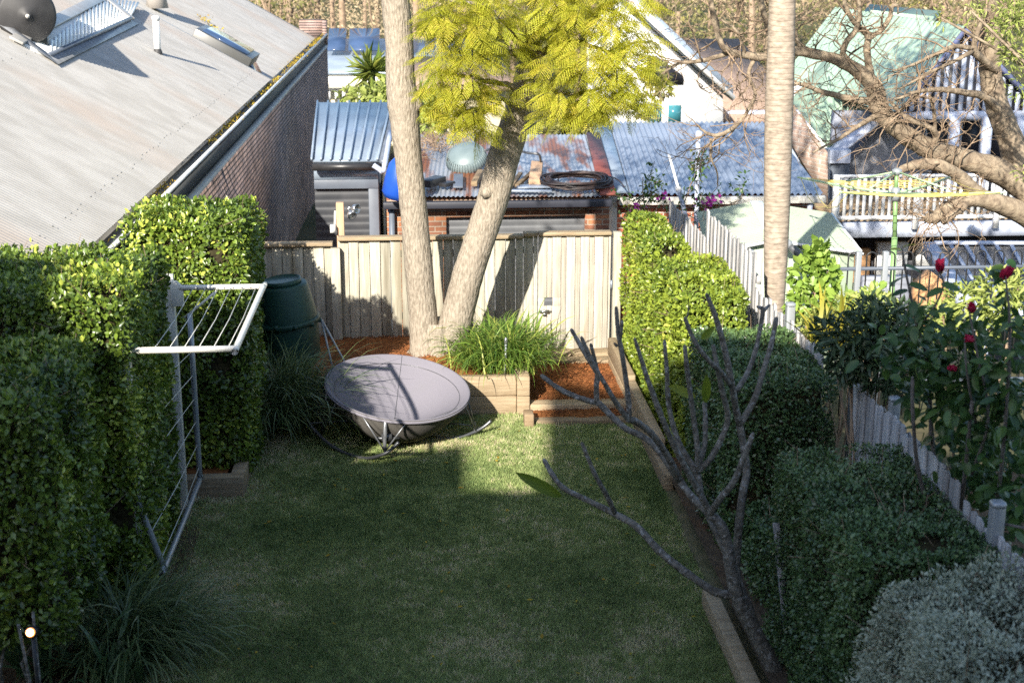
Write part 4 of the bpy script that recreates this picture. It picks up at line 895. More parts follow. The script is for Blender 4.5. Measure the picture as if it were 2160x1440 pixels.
# ------------------------------------------------------------------ bare frangipani in front
fr = thing('frangipani_tree', 'bare grey branched frangipani with a few leaves over the lawn edge', 'tree', GZ(1660, 1475, .1))
WID = .60
def limb_px(mb, pts, seg=10, knob=.12, k=5):
    """[(x, y, half width px, depth Y)]"""
    A = np.array([np.append(AY(x, y, Y), hw*WID*np.linalg.norm(AY(x, y, Y)-_C)/FPX) for x, y, hw, Y in pts]); Q = smoothpath(A, k=k)
    r = Q[:, 3]*(1+knob*(rng.random(len(Q))-.5)); mb.tube(Q[:, :3], r, seg, wob=.06)
    e = Q[-1, :3]; d = Q[-1, :3]-Q[-2, :3]; d /= np.linalg.norm(d); mb.tube([e-d*.005, e+d*.012, e+d*.02], [r[-1]*1.0, r[-1]*.8, r[-1]*.25], seg)
mb = MB()
FB = [
 [(1668,1500,29,8.50),(1645,1440,27,8.5),(1600,1345,26,8.5),(1562,1275,25,8.5),(1545,1215,22,8.5),(1530,1130,19,8.5),(1515,1100,18,8.5),(1497,1084,16,8.5)],
 [(1552,1256,15,8.5),(1515,1250,15,8.5),(1480,1230,14,8.52),(1400,1170,13,8.6),(1345,1112,12.5,8.7),(1300,1085,12,8.8),(1240,1055,10,8.9),(1190,1030,9.5,9.0),(1165,1000,9,9.05),(1149,972,8,9.1)],
 [(1298,1083,9,8.8),(1280,1045,8.5,8.75),(1255,1000,8,8.7),(1229,938,7,8.7)],
 [(1600,1345,19,8.55),(1575,1270,17,8.6),(1556,1225,16,8.65),(1553,1177,15.5,8.7),(1565,1051,14.5,8.7),(1575,995,13.5,8.75),(1568,940,13,8.8),(1560,897,13,8.8)],
 [(1560,897,12,8.8),(1592,840,11,8.85),(1612,775,10,8.9),(1627,725,9.5,8.95),(1637,674,8.5,9.0)],
 [(1560,897,12,8.8),(1550,850,12,8.75),(1540,790,11.5,8.7),(1527,730,11,8.7),(1510,670,10,8.7),(1492,624,7.5,8.7)],
 [(1553,825,9.5,8.8),(1575,790,9,8.9),(1592,745,8.5,9.0),(1602,700,8,9.05),(1609,655,8,9.1),(1601,648,6,9.1)],
 [(1609,657,7,9.1),(1620,646,6,9.12)],
 [(1541,812,9.5,8.7),(1520,783,9,8.6),(1500,766,9,8.55),(1475,735,8.5,8.5),(1458,705,8,8.5),(1446,674,7.5,8.5)],
 [(1446,676,4,8.5),(1451,660,3,8.5),(1453,645,2.5,8.5)],
 [(1497,1084,14,8.5),(1520,1050,12.5,8.4),(1548,1015,12,8.35),(1575,950,10.5,8.3),(1587,918,8.5,8.3)],
 [(1497,1084,14,8.5),(1462,1050,13,8.6),(1434,1014,12.5,8.7),(1410,980,12,8.75),(1385,945,11.5,8.8),(1355,920,11.5,8.85),(1322,905,11.5,8.9),(1293,880,11,8.95),(1260,847,11,9.0)],
 [(1262,850,10,9.0),(1235,843,9.5,9.05),(1212,835,9.5,9.1),(1180,820,9,9.15),(1145,794,8,9.2)],
 [(1259,848,9.5,9.0),(1258,815,9.5,9.0),(1261,787,10,9.0)],
 [(1261,789,8.5,9.0),(1243,760,8.5,9.05),(1225,730,8.5,9.1),(1207,698,7,9.15)],
 [(1261,789,7.5,9.0),(1255,760,7,8.95),(1247,729,6.5,8.9)],
 [(1434,1014,13,8.7),(1410,965,12,8.6),(1375,915,11.5,8.5),(1340,888,12,8.45),(1325,884,12,8.4)],
 [(1325,884,10,8.4),(1300,850,9,8.35),(1275,808,8.5,8.3),(1255,775,8.5,8.3),(1238,738,8,8.3),(1228,715,7,8.3)],
 [(1326,884,10,8.4),(1326,850,9.5,8.4),(1319,790,9.5,8.4),(1310,735,9,8.4),(1304,700,8.5,8.4),(1300,652,7,8.4)],
 [(1307,722,6.5,8.4),(1310,700,6.5,8.38),(1312,682,6,8.38)],
 [(1302,730,6,8.4),(1299,727,5.5,8.4)],
 [(1497,1080,12,8.5),(1470,1030,11.5,8.45),(1440,975,11,8.4),(1415,925,10.5,8.35),(1392,870,10,8.3),(1369,808,9.5,8.3),(1355,765,8.5,8.3),(1340,718,6,8.3)],
 [(1545,1190,14,8.5),(1510,1120,13,8.6),(1480,1050,12.5,8.7),(1470,1000,12.5,8.75),(1440,950,11,8.8),(1422,905,9.5,8.85),(1410,850,9,8.9),(1407,790,8.5,8.9),(1402,722,6.5,8.9)],
 [(1470,1000,11,8.75),(1472,950,10,8.7),(1464,890,9.5,8.7),(1455,820,9,8.65),(1448,770,8.5,8.6),(1445,733,7,8.6)],
 [(1472,985,10,8.75),(1486,940,9,8.8),(1488,890,9,8.85),(1486,850,8,8.9)],
 [(1470,995,12,8.75),(1500,965,11,8.7),(1528,910,10.5,8.7),(1535,875,10,8.7),(1525,830,9.5,8.65),(1514,780,9,8.6),(1505,732,7.5,8.6)],
]
for b in FB: limb_px(mb, b)
mb.build('trunk', M['frangibark'], fr, smooth=True)
def bigleaf(name, mat, parent, base, tip, up, w, tint, bend=.12, build=True, mb=None, serr=0., cup=.06, n=9):
    base = np.asarray(base, float); tip = np.asarray(tip, float); d = tip-base; L = np.linalg.norm(d); d /= L
    S = np.cross(d, up); S /= np.linalg.norm(S); Nn = np.cross(S, d); s = np.linspace(0, 1, n)
    ww = w*1.92*(s+.02)**.62*np.clip(1-s, 0, 1)**.72; ww[-1] = w*.02
    C = base+d*L*s[:, None]-Nn*(bend*L*(s**2))[:, None]
    if serr: ww = ww*(1+serr*(np.arange(n) % 2))
    G = np.stack([C-S*ww[:, None]*.5+Nn*cup*w*1.2, C-S*ww[:, None]*.27+Nn*cup*w*.5, C, C+S*ww[:, None]*.27+Nn*cup*w*.5, C+S*ww[:, None]*.5+Nn*cup*w*1.2], 1)
    m = mb or MB(); m.grid(G, tint=tint)
    if mb is None: return m.build(name, mat, parent, smooth=True)
for (bx, by, tx, ty, Y, w, up) in ((1183,1047,1092,998,9.05,.105,(.1,-1,.35)), (1466,838,1413,812,8.8,.085,(0,-.8,.6)), (1488,848,1492,793,8.85,.085,(.2,-1,.1)), (1462,808,1448,800,8.7,.04,(0,-1,.4)), (1480,715,1506,690,8.5,.06,(0,-1,.6)), (1489,840,1470,815,8.9,.05,(0,-.6,1))):
    bigleaf('leaf', M['frangileaf'], fr, AY(bx, by, Y), AY(tx, ty, Y-.05), up, w, random.random())

# ------------------------------------------------------------------ hibiscus with red flowers
hb = thing('hibiscus_bush', 'dark leafy hibiscus bush with red flowers leaning over the right fence', 'bush', (4.0, 8.0, -.3))
stems = [[(1990,1180,8.3,9),(1960,1080,8.2,8),(1935,980,8.1,7),(1925,860,8.0,6.5),(1925,800,8.0,6)], [(2020,1150,8.2,9),(2035,1000,8.0,7),(2050,850,7.8,6)],
         [(1985,1200,8.4,9),(1975,1060,8.4,8),(1965,900,8.5,7),(1955,760,8.5,6),(1935,690,8.5,5),(1918,610,8.5,4.5),(1908,560,8.5,4),(1903,525,8.5,2.5)],
         [(1940,690,8.5,4),(1975,640,8.4,3.5),(1990,600,8.4,3),(1983,575,8.4,2.5)], [(2050,1000,8.0,6),(2085,880,7.8,5),(2060,740,7.8,4),(2045,660,7.8,3)], [(2100,1100,7.9,8),(2120,900,7.7,6),(2130,700,7.6,5),(2122,590,7.6,3)],
         [(2080,1120,7.6,6),(2110,1105,7.4,5),(2170,1115,7.2,5)], [(2060,900,7.9,5),(2040,790,7.8,4),(2035,720,7.8,3)]]
mb = MB()
for st in stems: limb_px(mb, [(x, y, w, Y) for x, y, Y, w in st], 7, .1, 4)
mb.build('stem', pm('hibiscus_stem', (.16,.14,.13), (.10,.085,.075), 12, .8), hb, smooth=True)
mb = MB()
def hleaf(p, L, tint, dr=None, w=.62):
    d = rdir(1)[0] if dr is None else np.asarray(dr, float); d[2] = d[2]*.5-.25; d /= np.linalg.norm(d)
    bigleaf('', None, None, p, p+d*L, np.array([0, 0, 1.])+rng.normal(size=3)*.45, L*w, tint, .2+.2*random.random(), mb=mb, serr=.16, n=10)
blobs = [(1910,770,8.4,55,46),(1990,760,8.3,75,80),(2060,760,8.0,70,80),(2130,760,7.7,60,60),(1985,860,8.4,55,60),(2060,870,8.0,75,90),(2130,900,7.7,70,80),(2050,960,8.2,45,50),(2110,990,7.9,60,70),(2145,1050,7.6,45,40),
         (1960,700,8.5,50,24),(2040,690,8.0,40,16),(2130,660,7.7,50,26),(2120,570,7.8,26,7),(1930,660,8.5,34,12),(2060,1020,8.3,30,20),(2150,1150,7.5,36,9),(1880,730,8.5,40,16),(2120,1080,7.9,35,20),(1960,800,8.5,60,90),(2090,820,7.9,60,70),(2030,820,8.1,60,70),(2010,930,8.9,50,60),(2070,1000,8.7,60,80),(2130,1080,8.5,60,80),(2150,980,8.7,60,80),(2090,930,8.6,60,80),(2150,850,8.3,50,60),(2100,700,8.1,50,40),(2010,700,8.3,50,40)]
for (px, py, Y, rad, n) in blobs:
    c = AY(px, py, Y); k = FPX/np.linalg.norm(c-_C)
    for j in range(n):
        o = rng.normal(size=3)*rad/k*.55; o[1] *= 1.3; hleaf(c+o, .068+.05*random.random(), min(.94, random.random()*.9))
for (px, py, dx, dz) in ((1902,528,-1,.6),(1905,522,1,.9)): hleaf(AY(px, py, 8.5), .075, .99, (dx, -.2, dz+.8))
for (px, py, Y, sg) in ((1905,560,8.5,1),(1910,585,8.5,-1),(1915,612,8.5,-1),(1920,640,8.5,-1),(1918,600,8.5,1),(1930,660,8.5,1),(1985,600,8.4,1),(1990,610,8.4,-1),(1940,690,8.5,-1),(1945,680,8.5,1)):
    hleaf(AY(px, py, Y), .12, random.random()*.8, (sg, -.35, .35))
mb.build('foliage', M['hibiscus'], hb)
def flower(px, py, Y, s, d, petals=5):
    c = AY(px, py, Y); mb = MB(); d = np.asarray(d, float); d /= np.linalg.norm(d); a = np.cross(d, [0, 0, 1.0]); a /= np.linalg.norm(a); b = np.cross(d, a)
    for k in range(petals):
        t = k*2*pi/petals+random.random()*.4; r = a*cos(t)+b*sin(t)
        bigleaf('', None, None, c-d*s*.55, c+d*s*.5+r*s*(.38+.2*random.random()), d, s*.85, random.random(), -.12, mb=mb, serr=.08, cup=.12)
    f = mb.build('flower', M['petal'], hb, smooth=True)
    m2 = MB(); m2.lathe([(.004, -s*.75), (s*.16, -s*.6), (s*.15, -s*.35)], c, 8, d); m2.build('calyx', M['hibiscus'], f)
flower(1983, 562, 8.4, .085, (-.3, -.4, .8)); flower(2122, 577, 7.7, .09, (.2, -.5, .7)); flower(2050, 650, 7.8, .07, (-.2, -.6, .7)); flower(2048, 714, 7.8, .065, (-.9, -.3, .2)); flower(2012, 777, 8.0, .06, (-.9, -.3, .3))
# shrubs between the hibiscus and the shed
def shrub(name, label, cat, blobs, mat, size, aspect, simple=False, base=None, tintlo=0, tinthi=1, upb=.0, droop=0., stem=True):
    cs = [AY(px, py, Y) for px, py, Y, rad, n in blobs]; o = np.mean(cs, 0) if base is None else base; o = np.array([o[0], o[1], -.35])
    t = thing(name, label, cat, o); mb = MB()
    for c, (px, py, Y, rad, n) in zip(cs, blobs):
        R_ = rad*np.linalg.norm(c-_C)/FPX; d = rdir(n); P = c+d*R_*(.45+.6*rng.random((n, 1))**.5); 
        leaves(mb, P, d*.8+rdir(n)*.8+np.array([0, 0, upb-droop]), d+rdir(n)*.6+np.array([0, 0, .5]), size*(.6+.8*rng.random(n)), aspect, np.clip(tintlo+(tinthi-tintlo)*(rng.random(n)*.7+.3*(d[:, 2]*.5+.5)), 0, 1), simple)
    mb.build('foliage', M[mat], t)
    if stem:
        mb = MB()
        for c in cs: mb.tube([o+rng.normal(size=3)*np.array([.08, .08, 0]), (o+c)/2+rng.normal(size=3)*.06, c], [.016, .012, .006], 6)
        mb.build('stem', M['twig'], t, smooth=True)
    return t
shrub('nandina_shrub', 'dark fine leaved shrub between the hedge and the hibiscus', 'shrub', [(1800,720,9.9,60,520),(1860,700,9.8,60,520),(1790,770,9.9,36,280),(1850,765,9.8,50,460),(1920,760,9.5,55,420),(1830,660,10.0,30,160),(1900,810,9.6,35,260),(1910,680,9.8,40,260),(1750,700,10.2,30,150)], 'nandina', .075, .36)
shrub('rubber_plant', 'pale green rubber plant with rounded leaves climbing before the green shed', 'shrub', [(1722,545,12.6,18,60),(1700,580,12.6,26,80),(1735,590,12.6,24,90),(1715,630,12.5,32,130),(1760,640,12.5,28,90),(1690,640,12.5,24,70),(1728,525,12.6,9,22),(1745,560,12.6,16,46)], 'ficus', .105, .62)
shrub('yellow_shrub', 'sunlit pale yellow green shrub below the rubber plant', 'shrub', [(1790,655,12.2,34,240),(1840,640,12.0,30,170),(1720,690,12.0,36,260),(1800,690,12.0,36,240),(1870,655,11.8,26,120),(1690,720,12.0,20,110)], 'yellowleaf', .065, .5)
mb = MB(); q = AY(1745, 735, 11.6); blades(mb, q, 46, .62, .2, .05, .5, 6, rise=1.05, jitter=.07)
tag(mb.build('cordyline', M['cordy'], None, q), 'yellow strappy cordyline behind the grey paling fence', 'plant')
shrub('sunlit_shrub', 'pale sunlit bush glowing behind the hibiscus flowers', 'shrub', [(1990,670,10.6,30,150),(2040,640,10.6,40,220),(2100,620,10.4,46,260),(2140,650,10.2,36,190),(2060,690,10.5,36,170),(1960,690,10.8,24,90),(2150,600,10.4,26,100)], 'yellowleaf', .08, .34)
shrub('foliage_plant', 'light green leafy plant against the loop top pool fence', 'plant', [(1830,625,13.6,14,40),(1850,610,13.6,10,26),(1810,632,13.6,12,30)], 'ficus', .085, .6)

# ------------------------------------------------------------------ pale green garden shed
sh = thing('garden_shed', 'pale green metal garden shed with a low gable roof', 'shed', (4.6, 17.8, -.5))
f_l, f_r, f_a = np.array([3.44, 16.5, 1.30]), AY(1814, 531, 16.5), AY(1634, 503, 16.5); sd_ = np.array([.36, 2.5, 0]); b_a, b_l, b_r = f_a+sd_, f_l+sd_, f_r+sd_
mb = MB(); corr(mb, f_l, b_l, f_a, .10, .019, 4, 8); mb.build('roof', M['shedroof'], sh)
mb = MB(); corr(mb, f_r, b_r, f_a, .10, .019, 4, 8); mb.build('roof', M['shedroof'], sh)
mb = MB(); mb.bar(f_a+np.array([0, 0, .012]), b_a+np.array([0, 0, .012]), .17, .015); mb.build('ridge_cap', M['whitepaint'], sh, bevel=.004)
mb = MB(); wl_, wr_ = f_l+np.array([.06, .05, -.02]), f_r+np.array([-.05, .05, -.02])
mb.prism([(wl_[0], 16.55, -.5), (wr_[0], 16.55, -.5), wr_+np.array([0, 0, -.03]), f_a+np.array([0, .05, -.03]), wl_+np.array([0, 0, -.03])], (0, .04, 0))
for x in np.arange(wl_[0]+.12, wr_[0]-.05, .16): mb.box((x, 16.535, -.5), (x+.025, 16.549, min(f_l[2], f_r[2])-.06))
for w_ in (wr_, wl_): mb.prism([(w_[0], 16.6, -.5), (w_[0]+.34, 18.95, -.5), (w_[0]+.34, 18.95, w_[2]-.05), (w_[0], 16.6, w_[2]-.05)], (-.03 if w_ is wr_ else .03, 0, 0))
mb.build('wall', M['shedgreen'], sh)
mb = MB(); mb.bar(f_l+np.array([-.02, -.01, -.02]), f_a+np.array([0, -.01, -.02]), .03, .085, (0, -1, 0)); mb.bar(f_a+np.array([.0, -.012, -.02]), f_r+np.array([.03, -.012, -.02]), .03, .085, (0, -1, 0)); mb.build('barge_trim', M['whitepaint'], sh)
mb = MB(); mb.bar(f_r+np.array([.01, 0, -.01]), b_r+np.array([.01, 0, -.01]), .03, .05); mb.build('eave_trim', M['whitepaint'], sh)
q = AY(1661, 515, 16.3); lt_ = thing('wall_spotlight', 'small grey metal spotlight on the front of the green shed', 'light', q)
mb = MB(); mb.lathe([(.05, -.02), (.06, .0), (.06, .03), (.03, .05)], q, 18, (0, -1, 0)); mb.build('mount', M['greysteel'], lt_, smooth=True)
mb = MB(); mb.lathe([(.025, 0), (.045, .03), (.05, .17), (.045, .175), (.0001, .15)], q+np.array([.02, -.06, -.01]), 18, (.55, -.35, -.55)); mb.build('lamp_head', M['roller'], lt_, smooth=True)

# ------------------------------------------------------------------ rotary clothesline and loop top fence
hs = thing('rotary_clothesline', 'green rotary clothesline spread out in the neighbouring yard', 'clothesline', (5.38, 15.5, -.4))
bot = AY(1882, 680, 15.5); mid = AY(1889, 408, 15.5); top = AY(1892, 362, 15.5)
mb = MB(); mb.tube([bot-np.array([0, 0, 1.0]), AY(1887, 500, 15.5)], .033, 12); mb.tube([AY(1887, 501, 15.5), mid], .026, 12); mb.tube([mid, top], .022, 12); mb.build('mast', M['hoistpole'], hs, smooth=True)
tips = [AY(1683, 374, 17.4), AY(1770, 405, 14.2), AY(2120, 406, 14.0), AY(2003, 374, 16.9)]
for tp in tips:
    mb = MB(); mb.tube([mid, (mid+tp)/2+np.array([0, 0, -.02]), tp], [.017, .015, .012], 10); mb.build('arm', M['hoist'], hs, smooth=True)
    mb = MB(); mb.tube([top, top*.52+tp*.48+np.array([0, 0, -.06])-np.array([0, 0, .02])], .010, 8); mb.build('stay', M['hoist'], hs, smooth=True)
mb = MB(); mb.lathe([(.045, -.05), (.05, 0), (.05, .08), (.035, .1)], mid-np.array([0, 0, .03]), 14); mb.lathe([(.03, -.02), (.055, 0), (.055, .04), (.02, .06)], top-np.array([0, 0, .02]), 14); mb.build('hub', M['greysteel'], hs)
mb = MB(); od = [0, 1, 2, 3, 0]
for f in (.42, .55, .7, .84, .97):
    for i in range(4):
        a = mid+(tips[od[i]]-mid)*f; b = mid+(tips[od[i+1]]-mid)*f; sag = .05*f+(.22 if i == 0 and f > .8 else 0); mb.tube([a, a*.75+b*.25-np.array([0, 0, sag*.75]), (a+b)/2-np.array([0, 0, sag]), a*.25+b*.75-np.array([0, 0, sag*.75]), b], .0045, 5)
mb.build('line_cords', M['yellowcord'], hs)
pf = thing('pool_fence', 'black loop top metal fence behind the hibiscus', 'fence', (6, 15, -.4)); yp = 15.0
mb = MB(); x = 4.70; zt = 1.53
while x < 7.4:
    t = np.linspace(0, pi, 9); w = .055
    mb.tube(np.vstack([[(x, yp, -.3)], np.stack([x+w-w*np.cos(t), np.full(9, yp), zt+w*np.sin(t)], 1), [(x+2*w, yp, -.3)]]), .0085, 7); x += .205
mb.build('loop_bars', M['black'], pf, smooth=True)
for z in (1.40, .1): mb = MB(); mb.box((4.6, yp-.018, z-.018), (7.5, yp+.018, z+.018)); mb.build('rail', M['slateblue'], pf)
for px in (1812, 1869): p = AY(px, 530, yp); mb = MB(); mb.box((p[0]-.03, yp-.03, -.4), (p[0]+.03, yp+.03, p[2])); mb.build('post', M['greysteel'], pf, bevel=.006)

# ------------------------------------------------------------------ garages on the lane
g = thing('brick_garage', 'orange brick garage with a rusty corrugated roof behind the forked tree', 'garage', (1.35, 25, -1.75))
fl, frr = AY(815, 412, 23.0), AY(1286, 412, 23.0); bl, br = AY(850, 283, 27.6), AY(1256, 284, 27.6); zg = .88
mb = MB(); ox0, ox1, oz = AY(941, 458, 23)[0], AY(1235, 458, 23)[0], AY(1000, 458, 23)[2]
mb.box((fl[0], 23.0, -1.75), (ox0, 23.2, zg)); mb.box((ox1, 23.0, -1.75), (frr[0], 23.2, zg)); mb.box((ox0, 23.003, oz), (ox1, 23.2, zg)); mb.box((fl[0], 23.21, -1.75), (fl[0]+.2, 27.5, zg+.1)); mb.box((frr[0]-.2, 23.21, -1.75), (frr[0], 27.5, zg+.1))
mb.build('brick_wall', M['brickred'], g)
mb = MB(); n = 60; zz = np.linspace(-1.7, oz, n); yy = 23.12+.012*np.sin(np.arange(n)*2.1)
mb.grid(np.array([[(x, y, z) for x in (ox0, ox1)] for y, z in zip(yy, zz)])); mb.build('roller_door', M['roller'], g)
mb = MB(); corr(mb, fl+np.array([0, -.12, .0]), frr+np.array([0, -.12, .0]), bl, .076, .011, 12, 7); mb.build('roof', M['galvrust'], g)
mb = MB(); mb.bar(frr+np.array([-.04, -.12, .03]), br+np.array([-.05, 0, .03]), .26, .03); mb.build('edge_capping', M['rustcap'], g)
mb = MB(); mb.box((fl[0]-.05, 22.72, zg-.14), (frr[0], 22.86, zg-.03)); mb.build('gutter', M['navy'], g, bevel=.01)
mb = MB(); q = AY(826, 440, 22.95); mb.tube([(q[0], 22.92, zg-.1), (q[0], 22.92, -1.7)], .05, 10); mb.build('downpipe', M['slateblue'], g)
def roofg(px, py, dz=.02):
    n = np.cross(frr-fl, bl-fl); d = _ray(px, py); p0 = fl+np.array([0, -.12, dz]); t = ((p0-_C)@n)/(d@n); return _C+d*t
# junk lying on the garage roof
def junk(name, label, cat, boxes=None, mat='board', pts=None):
    mb = MB(); o = None
    for (x0, y0, x1, y1, w, h) in boxes or []:
        a, b = roofg(x0, y0, .06+h/2), roofg(x1, y1, .06+h/2); o = a if o is None else o; mb.bar(a, b, w, h, tint=random.random())
    return tag(mb.build(name, M[mat], None, o, bevel=.004), label, cat)
junk('timber_offcut', 'pale square board end standing on the rusty roof beside the hose coil', 'board', [(1128, 385, 1133, 345, .2, .10)], 'cutwood')
junk('timber_offcut', 'brown timber strip lying slanted right of the tree trunk on the rusty roof', 'board', [(1090, 392, 1126, 360, .07, .05)])
junk('timber_offcut', 'dark weathered plank leaning low against the leaning trunk on the rusty roof', 'board', [(1074, 400, 1098, 365, .07, .04)])
junk('timber_offcut', 'long flat grey board along the rusty roof edge', 'board', [(1072, 402, 1164, 403, .12, .03), (1090, 394, 1162, 392, .25, .03)], 'galv')
junk('timber_offcut', 'short brown board left of the leaning trunk under the plastic shell', 'board', [(1000, 388, 1014, 362, .1, .08)])
junk('metal_strip', 'dark upright metal strip near the blue green plastic shell', 'metal strip', [(966, 395, 967, 368, .16, .03)], 'slateblue')
junk('plastic_tray', 'black tilted tray on the left of the rusty roof', 'tray', [(897, 388, 930, 378, .22, .12)], 'black')
junk('plastic_tray', 'smaller black tray lying flat beside the tilted one', 'tray', [(932, 391, 953, 385, .15, .06)], 'black')
mb = MB(); c = roofg(1216, 385, .08); o = c
for k in range(26):
    t = np.linspace(0, 2*pi, 30); r = .40+.10*rng.random(); cx = c+np.array([rng.normal()*.05, rng.normal()*.06, rng.random()*.10])
    mb.tube(np.stack([cx[0]+r*1.15*np.cos(t), cx[1]+r*.9*np.sin(t)+.0, cx[2]+.1*r*np.sin(t)+.015*np.sin(3*t+k)], 1), .012, 6, cap=False)
mb.tube(smoothpath([c+np.array([.4, 0, .02]), c+np.array([.6, .2, .05]), c+np.array([.72, .0, .02]), c+np.array([.75, -.4, -.02])]), .012, 6)
tag(mb.build('hose_coil', M['hose'], None, o), 'loose coil of black hose on the rusty garage roof', 'hose')
q = roofg(990, 372, .0); mb = MB(); an = np.linspace(0, 2*pi, 40, endpoint=False); axd = np.array([-.15, -.5, .75]); axd /= np.linalg.norm(axd)
mb.lathe([(.345, 0), (.355, .03), (.34, .10), (.29, .18), (.17, .25), (.02, .27)], q+np.array([-.02, .55, .18]), 40, axd)
sh_ = thing('plastic_shell', 'round ribbed blue green plastic shell on the rusty roof behind the trunk', 'plastic shell', q); mb.build('shell_body', M['cage'], sh_, smooth=True)
mb = MB(); uu = np.cross(axd, [0, 0, 1.]); uu /= np.linalg.norm(uu); vv = np.cross(axd, uu); cq = q+np.array([-.02, .55, .18])
for t in np.linspace(0, 2*pi, 44, endpoint=False): rdv = uu*cos(t)+vv*sin(t); mb.tube([cq+rdv*.362, cq+rdv*.352+axd*.10, cq+rdv*.302+axd*.185], .009, 5)
mb.build('ribs', M['cage'], sh_, smooth=True)
mb = MB(); mb.tube(smoothpath([roofg(1022, 318, .35), roofg(1060, 310, .35), roofg(1110, 322, .35), roofg(1135, 325, .35), roofg(1140, 335, .25), roofg(1140, 345, .1)]), .022, 8)
tag(mb.build('bent_pipe', M['darksteel'], None, roofg(1140, 345)), 'bent dark metal pipe arched over the rusty roof', 'pipe')
mb = MB(); n = 160
for k in range(n):
    p = roofg(random.gauss(915, 28), random.gauss(305, 14), .03+.2*random.random()); d = rdir(1)[0]; d[2] = abs(d[2])*.5; L = .25+.4*random.random(); mb.tube([p, p+d*L*.5+rng.normal(size=3)*.04, p+d*L], [.007, .005, .003], 4, tint=random.random(), cap=False)
tag(mb.build('dead_branches', M['twig'], None, roofg(915, 305)), 'tangle of dry dead branches on the left of the rusty roof', 'branches')
bd = AY(844, 376, 22.4); mb = MB(); mb.lathe([(.05, -.36), (.17, -.34), (.23, -.26), (.24, 0), (.23, .19), (.17, .29), (.06, .31), (.06, .36)], bd, 28, (.28, 0, 1)); bdm = thing('blue_drum', 'bright blue plastic drum wedged beside the slate shed', 'drum', bd); mb.build('drum_body', M['blueplastic'], bdm, smooth=True)
mb = MB(); mb.lathe([(.06, .34), (.07, .35), (.07, .39), (.02, .40)], bd, 16, (.28, 0, 1)); mb.build('cap', M['blueplastic'], bdm)

g2 = thing('garage', 'wide garage with a grey blue corrugated roof right of the rusty one', 'garage', (5.1, 26, -1.75))
fl2, fr2, bl2, br2 = AY(1289, 410, 23.4), AY(1737, 410, 23.4), AY(1252, 257, 29.0), AY(1672, 257, 29.0)
mb = MB(); corr(mb, fl2, fr2, bl2+np.array([0, 0, 0]), .105, .022, 10, 8); mb.build('roof', M['galv'], g2)
mb = MB(); mb.bar(fl2+np.array([.12, -.02, .03]), bl2+np.array([.12, 0, .03]), .34, .03); mb.build('edge_capping', M['bluegreyroof'], g2)
mb = MB(); mb.box((fl2[0]+.12, 23.55, -1.75), (fr2[0]-.1, 23.75, fl2[2]-.05)); mb.build('brick_wall', M['brickred2'], g2)
mb = MB(); mb.box((fl2[0]-.1, 23.45, -1.75), (fl2[0]+.115, 23.8, fl2[2]-.05)); mb.build('render_pier', M['coping'], g2)
mb = MB(); mb.box((fl2[0]+.12, 23.28, fl2[2]-.17), (fr2[0]+.02, 23.40, fl2[2]-.05)); mb.build('gutter', M['coping'], g2, bevel=.01)
mb = MB(); q = AY(1708, 425, 23.4); mb.tube([q+np.array([.02, 0, .02]), q-np.array([.03, 0, .5])], .045, 10); mb.build('downpipe', M['bluewhite'], g2)
# thin poles in front of that roof
for (px, y0, y1, w, lab) in ((1473, 283, 445, .035, 'straight pale blue pole in front of the corrugated garage roof'),):
    t_, b_ = AY(px, y0, 20.5), AY(px-1, y1, 20.5); pl_ = thing('metal_pole', lab, 'pole', b_-np.array([0, 0, 1.6])); mb = MB(); mb.tube([t_, b_-np.array([0, 0, 1.6])], w, 10); mb.build('pole_tube', M['bluewhite'], pl_, smooth=True)
    mb = MB(); mb.lathe([(.05, -.06), (.06, -.04), (.06, .03), (.02, .05)], t_, 10); mb.build('pole_cap', M['bluewhite'], pl_)
t_, m_, b_ = AY(1411, 326, 20), AY(1431, 398, 19.6), AY(1442, 440, 19.4); pl_ = thing('extension_pole', 'leaning white extension pole before the corrugated garage roof', 'pole', b_-np.array([0, 0, 1.6]))
mb = MB(); mb.tube([t_, m_], .02, 8); mb.build('upper_tube', M['whitepaint'], pl_); mb = MB(); mb.tube([m_, b_, b_+(b_-m_)*3], .032, 8); mb.build('lower_tube', M['bluewhite'], pl_); mb = MB(); mb.tube([m_-(m_-t_)*.06, m_+(m_-t_)*.06], .042, 8); mb.build('collar', M['whitepaint'], pl_)

g3 = thing('slate_shed', 'slate blue steel shed with roller door between the brick wall and the forked tree', 'shed', (-1.1, 26, -1.75))
fl3, fr3, bl3, br3 = AY(660, 338, 24.0), AY(799, 338, 24.0), AY(672, 216, 29.0), AY(828, 216, 29.0)
mb = MB(); nn_ = np.array([0, -.1, 1.]); mb.prism([fl3, fr3, br3, bl3], (0, 0, -.04)); L3 = fr3[0]-fl3[0]
for k in range(8):
    f = k/7.0; mb.bar(fl3*(1-f)+fr3*f+np.array([-.02, -.02, .02]), bl3*(1-f)+br3*f+np.array([-.02, 0, .02]), .035, .05)
mb.build('roof', M['bluegreyroof'], g3)
mb = MB(); mb.bar(fr3+np.array([.07, -.02, -.04]), br3+np.array([.07, 0, -.04]), .12, .12); mb.build('verge_trim', M['slateblue'], g3)
mb = MB(); mb.box((fl3[0], 23.85, fl3[2]-.16), (fr3[0]+.02, 23.98, fl3[2]-.05)); mb.build('gutter', M['black'], g3)
zl = AY(700, 398, 24.1)[2]; xd = AY(778, 430, 24.1)[0]; xr = fr3[0]-.02
mb = MB(); mb.box((fl3[0], 24.1, zl+.16), (xr, 24.2, fl3[2]-.18)); mb.build('fascia_panel', M['bluegreyroof'], g3)
